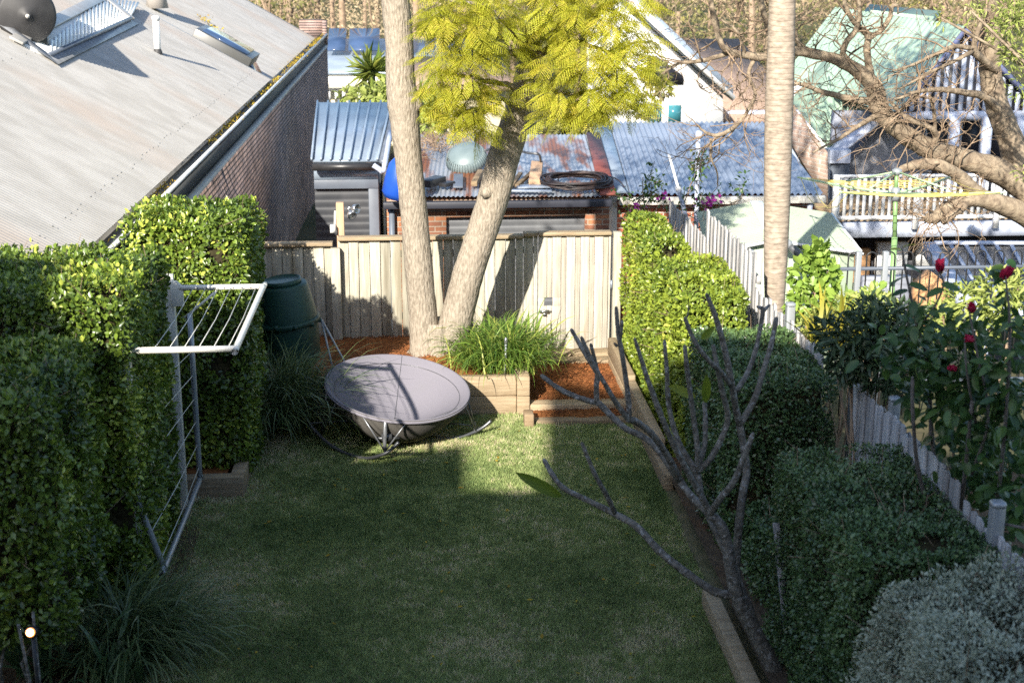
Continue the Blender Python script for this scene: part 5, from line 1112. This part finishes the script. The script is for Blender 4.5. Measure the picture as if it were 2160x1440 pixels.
mb = MB(); mb.box((fl3[0], 24.06, zl), (xr, 24.2, zl+.155)); mb.box((xd, 24.06, -1.75), (xr, 24.2, zl-.003)); mb.build('door_frame', M['slateblue'], g3, bevel=.008)
mb = MB(); n = 60; zz = np.linspace(-1.7, zl, n); yy = 24.15+.012*np.sin(np.arange(n)*2.1); mb.grid(np.array([[(x, y, z) for x in (fl3[0], xd)] for y, z in zip(yy, zz)])); mb.build('roller_door', M['rollerdark'], g3)
mb = MB(); mb.box((xr-.1, 24.21, -1.75), (xr, 28.9, fr3[2]-.1)); mb.build('side_wall', M['slateblue'], g3)
mb = MB(); q = AY(800, 352, 23.8); mb.tube(smoothpath([q+np.array([-.1, 0, .03]), q+np.array([.0, 0, -.04]), q+np.array([.06, .0, -.08]), q+np.array([.1, .0, .06]), q+np.array([.16, 2.0, .32])]), .045, 10); mb.build('downpipe', M['bluewhite'], g3, smooth=True)
# floodlight on its post behind the fence
pb = AY(719, 495, 17.0); pt_ = AY(719, 427, 17.0); fp = thing('floodlight_post', 'fresh timber post with chrome floodlights behind the fence corner', 'light post', (pb[0], 17, -1.0))
mb = MB(); mb.box((pb[0]-.045, 16.95, -1.0), (pb[0]+.045, 17.05, pt_[2])); mb.build('post', M['cutwood'], fp, bevel=.004)
q = AY(733, 437, 17.0)
for (dx, dz, dr) in ((.045, -.01, (.75, -.6, .02)), (.02, -.04, (.35, -.7, -.5))):
    mb = MB(); mb.tube([q, q+np.array([dx, -.02, dz])], .014, 8); mb.lathe([(.014, .0), (.02, .015), (.05, .05), (.058, .10), (.052, .10), (.03, .06), (.0001, .05)], q+np.array([dx, -.02, dz]), 20, dr); mb.build('lamp', M['steel'], fp, smooth=True)
mb = MB(); p = AY(704, 470, 16.95); mb.tube([AY(707, 445, 16.95), AY(706, 490, 16.95)], .012, 8); mb.box(AY(702, 485, 16.9)-.03, AY(706, 475, 16.95)+.01); mb.build('cable_box', M['whiteplastic'], fp)

# bougainvillea trailing by the right garage
def twigs(mb, p0, d0, L, r, depth, leafpts=None, spread=.75, curl=.25, seg=5, grav=0.):
    P = [np.asarray(p0, float)]; d = np.asarray(d0, float)/np.linalg.norm(d0)
    for i in range(seg):
        d = d+rng.normal(size=3)*curl+np.array([0, 0, grav]); d /= np.linalg.norm(d); P.append(P[-1]+d*L/seg)
    P = np.array(P); mb.tube(P, np.linspace(r, r*.45, len(P)), 5 if r < .02 else 7, tint=random.random(), cap=False)
    if leafpts is not None: leafpts.extend(P[2:])
    if depth > 0:
        for k in range(random.randint(2, 4)):
            i = random.randint(1, seg); dd = P[i]-P[i-1]; dd = dd/np.linalg.norm(dd)+rng.normal(size=3)*spread; twigs(mb, P[i], dd, L*(.45+.3*random.random()), r*.5, depth-1, leafpts, spread, curl, seg, grav)
bg = thing('bougainvillea', 'sparse bougainvillea with magenta flowers above the right hedge', 'vine', AY(1390, 470, 19.5)-np.array([0, 0, 2.0])); lp = []; mb = MB()
for (px, py, dx) in ((1380, 470, -.7), (1400, 450, .5), (1360, 460, -.4), (1470, 460, .6), (1420, 455, 1.0), (1340, 470, -.6), (1480, 450, .4)):
    p = AY(px, py+25, 19.5); twigs(mb, p, (dx, -.1, .7), .75, .012, 2, lp, .6, .28)
mb.build('stem', M['twig'], bg)
lp = np.array(lp); k = rng.integers(0, len(lp), 620); P = lp[k]+rng.normal(size=(620, 3))*.05; mb = MB(); leaves(mb, P, rdir(620), np.array([0, 0, 1.])+rdir(620)*.6, .075, .6); mb.build('foliage', M['hibiscus'], bg)
mb = MB()
for (px, py, n) in ((1345, 439, 14), (1399, 412, 9), (1497, 428, 18), (1503, 420, 9), (1372, 452, 5), (1480, 440, 6)):
    P = AY(px, py, 19.3)+rng.normal(size=(n, 3))*.045; leaves(mb, P, rdir(n), rdir(n)+np.array([0, -1., .5]), .065, .9, None)
mb.build('flowers', M['pinkpetal'], bg)

# ------------------------------------------------------------------ bare poinciana leaning in from the right
po = thing('poinciana_tree', 'large bare tree with twisting sunlit limbs reaching in from the right', 'tree', AY(2230, 560, 19.0)-np.array([0, 0, 2]))
PB = [
 [(2300,600,60,19.0),(2260,520,58,19.0),(2210,440,56,19.0),(2165,370,46,19.0),(2140,300,36,19.0),(2112,230,33,19.0),(2098,170,30,19.0),(2090,110,27,18.9),(2095,50,26,18.8),(2085,0,26,18.7),(2060,-80,22,18.6)],
 [(2215,450,44,19.0),(2150,385,38,19.0),(2085,355,32,18.9),(2030,335,29,18.8),(1975,322,28,18.7),(1930,300,27,18.6),(1885,265,27,18.5),(1855,232,26,18.5),(1845,195,24,18.5),(1820,160,21,18.5),(1775,133,16,18.4),(1720,118,14,18.4),(1660,110,12.5,18.3),(1610,122,12,18.2),(1560,118,10,18.2),(1530,105,9,18.1),(1515,75,8,18.1),(1508,30,7.5,18.0),(1500,-20,7,18.0),(1490,-90,5,18)],
 [(2240,520,34,19.0),(2180,462,30,18.9),(2110,430,26,18.7),(2060,418,23,18.6),(2020,425,19,18.5),(1990,440,17,18.4),(1972,455,15,18.3),(1955,452,12,18.3)],
 [(2035,430,14,18.5),(2010,450,12,18.4),(1992,468,9,18.3)],
 [(2090,428,20,18.7),(2055,400,19,18.6),(2020,368,18,18.5),(1985,348,17,18.4),(1945,345,14,18.4),(1905,358,11,18.3),(1885,368,8,18.3)],
 [(1535,112,7,18.2),(1480,128,6,18.2),(1430,136,4.5,18.2),(1395,160,3,18.2)],
 [(1618,122,8.5,18.2),(1620,60,8,18.2),(1612,20,7.5,18.1),(1605,-40,6,18.1)],
 [(1590,125,6,18.2),(1580,160,5.5,18.2),(1592,200,5,18.1),(1570,245,5.5,18.1),(1540,275,6,18.0),(1510,290,5.5,18.0),(1480,280,3.5,18.0),(1465,265,2.5,18)],
 [(1500,292,4,18.0),(1500,330,3,18.0),(1512,360,2.5,18.0),(1514,390,2,18)],
 [(1840,180,12,18.5),(1830,110,10,18.5),(1832,80,9,18.5),(1800,50,7,18.4),(1785,20,6,18.3),(1770,-30,5,18.3)],
 [(1832,82,7,18.5),(1860,65,7,18.5),(1880,40,6.5,18.5),(1885,15,6,18.5),(1905,12,4,18.5)],
 [(1775,133,8,18.4),(1782,95,8,18.3),(1805,65,7.5,18.3),(1815,20,6,18.2),(1812,-30,5,18.2)],
 [(1700,115,5.5,18.4),(1683,90,5,18.3),(1678,60,4,18.3)],
 [(1845,215,11,18.5),(1790,210,9,18.4),(1735,195,7,18.3),(1690,180,5,18.2),(1660,195,3,18.2)],
 [(2125,255,13,19.0),(2080,205,11,18.8),(2030,195,9,18.6),(1980,190,7,18.4),(1930,200,5,18.2),(1890,215,3,18.1)],
 [(2100,150,12,18.9),(2065,120,10,18.7),(2050,100,9,18.6),(2060,60,7,18.5),(2075,20,5,18.4)],
 [(2052,102,7,18.6),(2010,100,6.5,18.5),(1970,115,5.5,18.3),(1930,135,4,18.2),(1880,150,2.5,18.1)],
 [(2052,108,6,18.6),(2000,135,5,18.4),(1950,160,4,18.2),(1900,185,2.5,18.1)],
 [(1960,318,9,18.6),(1975,285,8,18.5),(1950,265,7,18.4),(1915,250,6,18.3),(1880,215,4,18.2)],
 [(1975,285,5,18.5),(1972,240,5,18.4),(1962,200,4,18.3)],
 [(1850,240,8,18.5),(1800,270,6,18.3),(1750,300,4,18.1),(1710,320,2.5,18)],
 [(1855,240,7,18.5),(1900,230,5,18.4),(1940,180,3.5,18.3)],
 [(1660,110,5,18.3),(1640,150,4,18.2),(1660,190,3,18.1)],
 [(1570,118,5,18.2),(1555,70,4,18.1),(1520,40,3,18.1)],
]
mb = MB(); mt = MB(); lp = []
for b in PB:
    A = np.array([np.append(AY(x, y, Y), hw*.74*np.linalg.norm(AY(x, y, Y)-_C)/FPX) for x, y, hw, Y in b]); Q = smoothpath(A, k=5)
    Q[:, :3] += np.cumsum(rng.normal(size=(len(Q), 3))*.004, 0)
    mb.tube(Q[:, :3], Q[:, 3]*(1+.12*(rng.random(len(Q))-.5)), 12, wob=.08)
    for i in range(3, len(Q), 2):
        if Q[i, 3] < .115 and random.random() < .8:
            d = Q[i, :3]-Q[i-1, :3]; d = d/np.linalg.norm(d)*.6+rng.normal(size=3)*np.array([.8, .6, .8]); twigs(mt, Q[i, :3], d, .35+.55*random.random(), min(.013, Q[i, 3]*.5), 2, lp, .7, .30)
mb.build('trunk', M['poincbark'], po, smooth=True); mt.build('twigs', M['twig'], po)
# foliage spray at the right edge, plus an added canopy out of view for shade
mb = MB(); 
for (px, py, Y, rad, n) in ((2140,40,16.5,40,240),(2145,110,16.5,34,200),(2110,70,16.8,30,110),(2150,0,16.5,46,220),(2080,10,17.,34,60),(2165,180,16.4,40,120),(1985,38,17.2,22,26),(2050,25,17,26,34),(2152,365,16.4,14,16)):
    c = AY(px, py, Y); R_ = rad*np.linalg.norm(c-_C)/FPX; d = rdir(n); P = c+d*R_*rng.random((n, 1))**.5; leaves(mb, P, d+rdir(n), rdir(n)+np.array([0, 0, 1.]), .06+.04*rng.random(n), .3)
ep = thing('leafy_tree', 'fine leaved yellow green branches hanging in at the top right corner, with an added shade canopy above', 'tree', AY(2200, 300, 16.5)-np.array([0, 0, 3.5])); 
n = 7800; o = rdir(n)*(rng.random((n, 1))**.45)*np.array([4.6, 3.4, 2.2]); o = o[(wave(o, 1.3, 1.)+.3*rng.random(n)) > .22]; n = len(o)  # canopy added above the view to shade the balcony house
leaves(mb, np.array([5.6, 18.3, 7.7])+o, rdir(n), np.array([0, 0, 1.])+rdir(n)*.6, .22+.16*rng.random(n), .5, None, True); mb.build('crown', M['yellowleaf'], ep)
mb = MB(); r0 = AY(2260, 200, 16.5); mb.tube([r0-np.array([0, 0, 4]), r0, r0+np.array([-.1, 0, 1.0])], [.14, .1, .06], 10)
for (px, py) in ((2140, 40), (2110, 70), (2145, 110), (2152, 365), (2050, 25), (1985, 38), (2165, 180)): e = AY(px, py, 16.6); mb.tube(smoothpath([r0+rng.normal(size=3)*.1, (r0+e)/2+rng.normal(size=3)*.08, e]), [.03]*4+[.018]*4+[.01], 6)
mb.build('trunk', M['poincbark'], ep, smooth=True)

# ------------------------------------------------------------------ house in shade blue with the white balcony on the right
H2 = thing('balcony_house', 'house in shade toned blue grey with mint green roof and white balcony behind the bare tree', 'house', (10, 31, -2.5))
yd = 27.0; xl = AY(1760, 400, yd)[0]; xR = 15.0
zt_, zb_ = AY(1900, 368, yd)[2], AY(1900, 462, yd)[2]
bal = MB(); bal.box((xl, yd-.05, zt_-.05), (xR, yd+.05, zt_)); bal.box((xl, yd-.03, zb_), (xR, yd+.03, zb_+.07)); blc = bal.build('balcony_rail', M['whitepaint'], H2)
mb = MB(); x = xl+.06
while x < xR: mb.box((x, yd-.016, zb_+.07), (x+.062, yd+.016, zt_-.05)); x += .128
mb.build('balusters', M['whitepaint'], blc)
for px in (1762, 1934, 2105): q = AY(px, 400, yd-.06); mb = MB(); mb.box((q[0]-.055, yd-.14, zb_-.18), (q[0]+.055, yd-.055, zt_+.02)); mb.build('baluster_post', M['whitepaint'], blc)
zf0, zf1 = AY(1900, 500, yd)[2], AY(1900, 470, yd)[2]
mb = MB(); mb.box((xl+.25, yd+.0, zf0), (xR, yd+.18, zf1)); mb.build('deck_fascia', M['bluewhite'], H2)
mb = MB(); mb.box((xl+.25, yd+.19, zf1-.12), (xR, 31.0, zf1-.02)); mb.build('deck_floor', M['board'], H2)
yw = 31.0
mb = MB(); mb.box((AY(1752, 400, yw)[0], yw, -2.5), (xR+1, yw+.3, AY(1900, 235, yw)[2])); mb.build('wall', M['housegrey'], H2)
# lit grey gable under the white eave
g1 = [AY(1790, 345, yw-.3), AY(1852, 262, yw-.3), AY(1965, 345, yw-.3), AY(1965, 470, yw-.3), AY(1785, 470, yw-.3)]
mb = MB(); mb.prism(g1, (0, .28, 0)); mb.build('gable_wall', M['housegrey'], H2)
for (a, b, c, d) in ((1956, 258, 1998, 335), (2030, 255, 2064, 330), (2090, 262, 2130, 335), (1960, 345, 2000, 465), (2060, 350, 2120, 465)):
    p, q = AY(a, b, yw-.02), AY(c, d, yw-.02); mb = MB(); mb.box((p[0], yw-.03, q[2]), (q[0], yw-.004, p[2])); wo = mb.build('window', M['navy'], H2)
    mb = MB(); w_ = .05; mb.box((p[0]-w_, yw-.06, q[2]-w_), (p[0], yw-.031, p[2]+w_)); mb.box((q[0], yw-.06, q[2]-w_), (q[0]+w_, yw-.031, p[2]+w_)); mb.box((p[0], yw-.06, p[2]), (q[0], yw-.031, p[2]+w_)); mb.box((p[0], yw-.06, q[2]-w_), (q[0], yw-.031, q[2])); mb.build('window_frame', M['bluewhite'], wo)
for px in (2010, 2078, 2150): q = AY(px, 300, 28.5); mb = MB(); mb.box((q[0]-.09, 28.4, zf1), (q[0]+.09, 28.6, AY(px, 245, 28.5)[2])); mb.build('verandah_post', M['bluewhite'], H2)
# front gable with vertical battens
yg = 28.6; apx = AY(2028, 68, yg); gl_, gr_ = AY(1895, 235, yg), AY(2190, 235, yg)
mb = MB(); mb.prism([gl_, gr_, apx], (0, .2, 0)); mb.build('gable_screen', M['navy'], H2)
mb = MB(); x = gl_[0]+.08
while x < gr_[0]-.05:
    zt2 = gl_[2]+(apx[2]-gl_[2])*min((x-gl_[0])/(apx[0]-gl_[0]), (gr_[0]-x)/(gr_[0]-apx[0])); 
    if zt2-gl_[2] > .1: mb.box((x-.045, yg-.05, gl_[2]), (x+.045, yg-.003, zt2-.05))
    x += .17
mb.build('battens', M['bluewhite'], H2)
mb = MB(); mb.box((gl_[0], yg-.08, gl_[2]-.16), (gr_[0], yg+.1, gl_[2]-.002)); mb.build('beam', M['bluewhite'], H2)
for e in (gl_, gr_): mb = MB(); s_ = (e-apx); mb.bar(apx+np.array([0, -.1, .05]), e+s_*.10+np.array([0, -.1, .05]), .08, .24, (0, -1, 0)); mb.build('barge_board', M['houseblue'], H2)
mb = MB(); e = gl_+(gl_-apx)*.12; corr(mb, e+np.array([0, -.2, .12]), e+np.array([0, 9, .12]), apx+np.array([0, -.2, .14]), .3, .015, 3, 6); mb.build('roof', M['greenroof'], H2)
mb = MB(); e = gr_+(gr_-apx)*.12; corr(mb, e+np.array([0, -.2, .12]), e+np.array([0, 9, .12]), apx+np.array([0, -.2, .14]), .3, .015, 3, 6); mb.build('roof', M['greenroof'], H2)
# main mint roof falling towards us and its white eave
a_, b_, c_, d_ = AY(1668, 212, 33.0), AY(1746, 312, 31.0), AY(1862, 222, 31.2), AY(1985, 25, 36.5)
e_ = AY(1835, 10, 38.0)
mb = MB(); P0 = np.array([a_, b_, c_, d_, e_]); n_ = np.cross(c_-b_, a_-b_); n_ /= np.linalg.norm(n_)
mb.add([a_, b_, c_, d_, e_], ngons=[[0, 1, 2, 3, 4]]); mb.build('roof', M['greenroof'], H2, solid=.03)
mb = MB(); 
for f in np.linspace(.05, .97, 16): p = b_*(1-f)+c_*f; q = (a_*(1-f)+d_*f); mb.tube([p+np.array([0, -.02, .03]), q+np.array([0, -.02, .03])], .02, 5)
mb.build('roof_ribs', M['greenroof'], H2)
mb = MB(); mb.prism([AY(1750, 312, 30.7), AY(1862, 222, 30.9), AY(1868, 248, 30.2), AY(1772, 322, 30.0)], (0, .02, -.07)); mb.build('eave', M['bluewhite'], H2)
mb = MB(); p, q = AY(1746, 314, 30.0), AY(1788, 342, 30.0); mb.box((p[0], 29.8, q[2]), (q[0], 30.2, p[2])); mb.build('rainwater_head', M['bluewhite'], H2, bevel=.01)
mb = MB(); p, q = AY(1752, 343, 30.0), AY(1782, 470, 30.0); mb.box((p[0], 29.9, q[2]-2), (q[0], 30.1, p[2])); mb.build('corner_post', M['slateblue'], H2)
# under the deck: a near-black sheet paints the shade of the void
mb = MB(); mb.box((xl+.3, yd+1.2, -2.6), (xR, yd+1.4, zf0-.05)); mb.build('underdeck_shade', M['navy'], H2)
for (a, b, c, d, mt_) in ((1850, 512, 1905, 620, 'whitepaint'), (1935, 512, 1975, 560, 'whitepaint'), (1800, 525, 1826, 640, 'terracotta')):
    p, q = AY(a, b, yd+1.0), AY(c, d, yd+1.0); mb = MB(); mb.box((p[0], yd+.9, q[2]), (q[0], yd+1.15, p[2])); mb.build('door' if mt_ == 'terracotta' else 'wall_panel', M[mt_], H2)
# brick flank with tiled strip at the left of that house
mb = MB(); mb.prism([AY(1668, 218, 30.5), AY(1746, 322, 29.0), AY(1746, 430, 29.0), AY(1668, 300, 30.5)], (0, .3, 0)); fb = mb.build('flank_wall', brick('pale_brick', (.42,.30,.24), (.33,.24,.20), (.45,.40,.36), 'X'), H2)
# smoked pergola roof
pg = thing('pergola', 'pergola with dark striped roof panels behind the loop top fence', 'pergola', AY(2080, 640, 22)-np.array([0, 0, 1.5]))
A_, B_2, C_, D_ = AY(1972, 520, 24.5), AY(2260, 520, 24.5), AY(2330, 680, 20.0), AY(2080, 680, 20.0)
mb = MB(); mb.prism([A_, B_2, C_, D_], (0, 0, -.02)); mb.build('roof_sheet', M['polyroof'], pg)
mb = MB()
for f in np.linspace(0, 1, 10): mb.bar(A_*(1-f)+B_2*f+np.array([0, 0, .03]), D_*(1-f)+C_*f+np.array([0, 0, .03]), .06, .04)
mb.bar(A_+np.array([0, 0, .07]), B_2+np.array([0, 0, .07]), .14, .05); mb.build('glazing_bars', M['bluewhite'], pg)
for p in (A_*.97+D_*.03, D_): mb = MB(); mb.box((p[0]-.05, p[1]-.05, -2.2), (p[0]+.05, p[1]+.05, p[2]-.025)); mb.build('post', M['bluewhite'], pg)
mb = MB(); mb.bar(A_+np.array([-.12, 0, -.02]), D_+np.array([-.12, 0, -.02]), .2, .22); mb.build('side_beam', M['bluewhite'], pg)
q = AY(1965, 600, 19.5); wl2 = MB(); wl2.prism([AY(1925, 690, 19.5), AY(1935, 610, 19.5), AY(1968, 575, 19.5), AY(2000, 600, 19.5), AY(2010, 690, 19.5)], (0, .3, 0)); tag(wl2.build('garden_wall', M['terracotta'], None, q), 'sunlit orange garden wall glimpsed through the loop top fence', 'wall')
q = AY(1880, 610, 20.5); wl2 = MB(); wl2.box(AY(1826, 560, 20.5)*np.array([1, 0, 0])+np.array([0, 20.5, -1.8]), AY(1925, 585, 20.5)+np.array([0, .2, 0])); tag(wl2.build('paved_wall', M['housegrey'], None, q), 'low grey wall behind the loop top fence', 'wall')

# ------------------------------------------------------------------ white gable house, tiled roof, cream house, far left house
wh = thing('gable_house', 'white gabled house with teal windows beyond the garages', 'house', AY(1430, 250, 45)-np.array([0, 0, 4])); Y = 45.0
wp = [AY(1240, 300, Y), AY(1240, 70, Y), AY(1300, -5, Y), AY(1525, 203, Y), AY(1525, 300, Y)]
mb = MB(); mb.prism(wp, (0, .4, 0)); mb.build('wall', M['whitepaint'], wh)
mb = MB(); a, b = AY(1292, -22, Y-.6), AY(1546, 214, Y-.6); mb.prism([a, b, b+np.array([0, 0, .45]), a+np.array([0, 0, .45])], (0, 7, .4)); mb.build('roof', M['bluegreyroof'], wh)
mb = MB(); mb.bar(a+np.array([0, -.08, .12]), b+np.array([0, -.08, .12]), .12, .4, (0, -1, 0)); mb.build('barge_board', M['whitepaint'], wh)
mb = MB(); mb.prism([AY(1365, 178, Y-.02), AY(1441, 178, Y-.02), AY(1441, 160, Y-.02), AY(1385, 118, Y-.02), AY(1365, 118, Y-.02)], (0, -.05, 0)); mb.build('window', M['navy'], wh)
for (x0, x1) in ((1369, 1394), (1410, 1435)):
    p, q = AY(x0, 222, Y), AY(x1, 258, Y); mb = MB(); mb.box((p[0], Y-.05, q[2]), (q[0], Y-.003, p[2])); mb.build('window', M['teal'], wh)
rf = thing('tiled_house', 'house with a brown tiled roof between the white gable and the palm', 'house', AY(1520, 230, 55)-np.array([0, 0, 5])); Y = 52
mb = MB(); mb.prism([AY(1400, 82, 58), AY(1560, 82, 58), AY(1700, 250, 50), AY(1480, 250, 50)], (0, 0, -.2)); mb.build('roof', M['tileroof'], rf)
p, q = AY(1535, 235, 50.4), AY(1700, 330, 50.4); mb = MB(); mb.box((p[0], 50.4, q[2]-2), (q[0], 50.8, p[2])); mb.build('wall', M['bluewhite'], rf)
mb = MB(); q = AY(1765, 150, 54); mb.box(AY(1700, 130, 56)+np.array([0, 0, -8]), AY(1790, 205, 56)+np.array([0, 3, 1.2])); mb.build('side_wing', M['whitepaint'], rf)
ch_ = thing('cream_house', 'cream rendered house half hidden behind the feathery crown', 'house', AY(980, 280, 36)-np.array([0, 0, 3])); Y = 36
p, q = AY(880, 195, Y), AY(1065, 330, Y); mb = MB(); mb.box((p[0], Y, q[2]-2), (q[0], Y+3, p[2])); mb.build('wall', M['creamwall'], ch_)
mb = MB(); p2 = AY(1070, 190, Y); mb.prism([p+np.array([-.3, -.4, 0]), p2+np.array([.1, -.4, 0]), p2+np.array([.1, 3.4, .5]), p+np.array([-.3, 3.4, .5])], (0, 0, .12)); mb.build('roof', M['tileroof'], ch_)
p, q = AY(990, 225, Y), AY(1020, 262, Y); mb = MB(); mb.box((p[0], Y-.05, q[2]), (q[0], Y-.003, p[2])); mb.build('window', M['navy'], ch_)
fh = thing('solar_house', 'pale house with blue roof and solar panels beyond the brick wall', 'house', AY(760, 250, 60)-np.array([0, 0, 6])); Y = 58
mb = MB(); A1, B1, C1, D1 = AY(640, 152, Y), AY(1010, 152, Y), AY(1010, 82, 64), AY(640, 82, 64); mb.prism([A1, B1, C1, D1], (0, 0, -.12)); mb.build('roof', M['bluegreyroof'], fh)
for k, (x0, x1) in enumerate(((735, 800), (812, 870), (690, 728))):
    L0, L1 = AY(x0, 118, 60.5)+np.array([0, 0, .25]), AY(x1, 118, 60.5)+np.array([0, 0, .25]); up2 = np.array([0, 2.2, .75]); mb = MB(); mb.prism([L0, L1, L1+up2, L0+up2], (0, .03, -.06)); mb.build('solar_panel', M['glass'], fh)
mb = MB(); p, q = AY(640, 153, Y), AY(1010, 185, Y); mb.box((p[0], Y+.1, q[2]), (q[0], Y+.3, p[2]-.02)); mb.build('eave_fascia', M['creampaint'], fh)
mb = MB(); q2 = AY(1010, 260, Y+1); mb.box((p[0], Y+1, q2[2]-3), (q2[0], Y+1.3, q[2]-.02)); mb.build('wall', M['creamwall'], fh)
mb = MB(); x = p[0]; z0, z1 = AY(700, 212, Y)[2], AY(700, 190, Y)[2]
mb.box((p[0], Y+.35, z1-.06), (q[0], Y+.42, z1)); 
while x < q[0]: mb.box((x, Y+.36, z0), (x+.12, Y+.41, z1-.06)); x += .3
mb.build('balustrade', M['whitepaint'], fh)
# ------------------------------------------------------------------ yucca, shrubs and the wooded hillside
yc = AY(784, 150, 34); yt = thing('yucca_tree', 'spiky yellow green yucca head left of the forked tree', 'yucca', yc-np.array([0, 0, 3.5]))
mb = MB()
for (px, py, n, L) in ((784, 150, 90, .75), (800, 205, 60, .6), (880, 215, 70, .8)):
    c = AY(px, py, 34); d = rdir(n); d[:, 2] = d[:, 2]*.8+.15; leaves(mb, np.tile(c, (n, 1)), d, rdir(n), L*(.7+.4*rng.random(n)), .10, None)
mb.build('leaf_heads', M['yucca'], yt)
mb = MB()
for (px, py) in ((784, 152), (800, 207), (880, 217)): c = AY(px, py, 34); mb.tube([c-np.array([random.uniform(-.2, .2), 0, 3.5]), c], [.13, .09], 10)
mb.build('trunk', M['bark'], yt)
shrub('lane_shrub', 'dark olive shrub behind the rusty garage roof', 'shrub', [(1205,268,31,34,300),(1240,262,31,30,260),(1170,262,31.5,26,200)], 'scrub_b', .2, .5, True)
shrub('lane_shrub', 'yellow green shrub between the two trunks behind the rusty roof', 'shrub', [(905,262,31,34,300),(920,225,31.5,26,200),(880,240,31,20,140)], 'yellowleaf', .2, .5, True)
shrub('lane_shrub', 'pale yellow bushes above the slate shed roof', 'shrub', [(790,205,33,24,180),(760,205,33.5,14,90),(730,198,34,12,60),(818,195,33,20,120)], 'yellowleaf', .2, .5, True)
shrub('lane_shrub', 'olive leaves beside the white gable wall', 'shrub', [(1385,160,38,26,160),(1360,225,38,22,140),(1400,190,38,14,60)], 'scrub_b', .22, .5, True)
mb = MB(); mg = MB(); mtk = MB()
for k in range(150):
    px = random.uniform(520, 2300); d_ = random.uniform(64, 150); py = random.uniform(-130, 110)-(d_-64)*.25
    c = AY(px, py, d_); R_ = random.uniform(1.6, 3.4)*(.6+d_/140); n = int(620)
    d = rdir(n); P = c+d*R_*(.35+.65*rng.random((n, 1))**.6)*np.array([1.15, 1, .85])
    dry = (px < 1050 and py > -60 and random.random() < .75) or random.random() < (.5 if px > 1350 else .3)
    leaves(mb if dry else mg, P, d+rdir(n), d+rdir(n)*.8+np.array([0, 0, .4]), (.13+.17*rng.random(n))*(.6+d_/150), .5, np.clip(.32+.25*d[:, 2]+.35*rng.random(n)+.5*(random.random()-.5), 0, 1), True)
    if k % 3 == 0: mtk.tube([c-np.array([0, 0, 8]), c+np.array([random.uniform(-.5, .5), 0, R_*.6])], [.28, .10], 6)
    if k % 2 == 0:
        for j in range(3): twigs(mtk, c-np.array([0, 0, R_*.7]), (random.uniform(-.7, .7), random.uniform(-.3, .3), 1), R_*1.9, .07, 1, None, .5, .18)
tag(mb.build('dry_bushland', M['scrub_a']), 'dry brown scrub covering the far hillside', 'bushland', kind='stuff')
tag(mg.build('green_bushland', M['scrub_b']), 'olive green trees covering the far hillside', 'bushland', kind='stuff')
tag(mtk.build('bushland_trunks', M['twig']), 'pale trunks and bare branches among the far hillside scrub', 'bushland', kind='stuff')
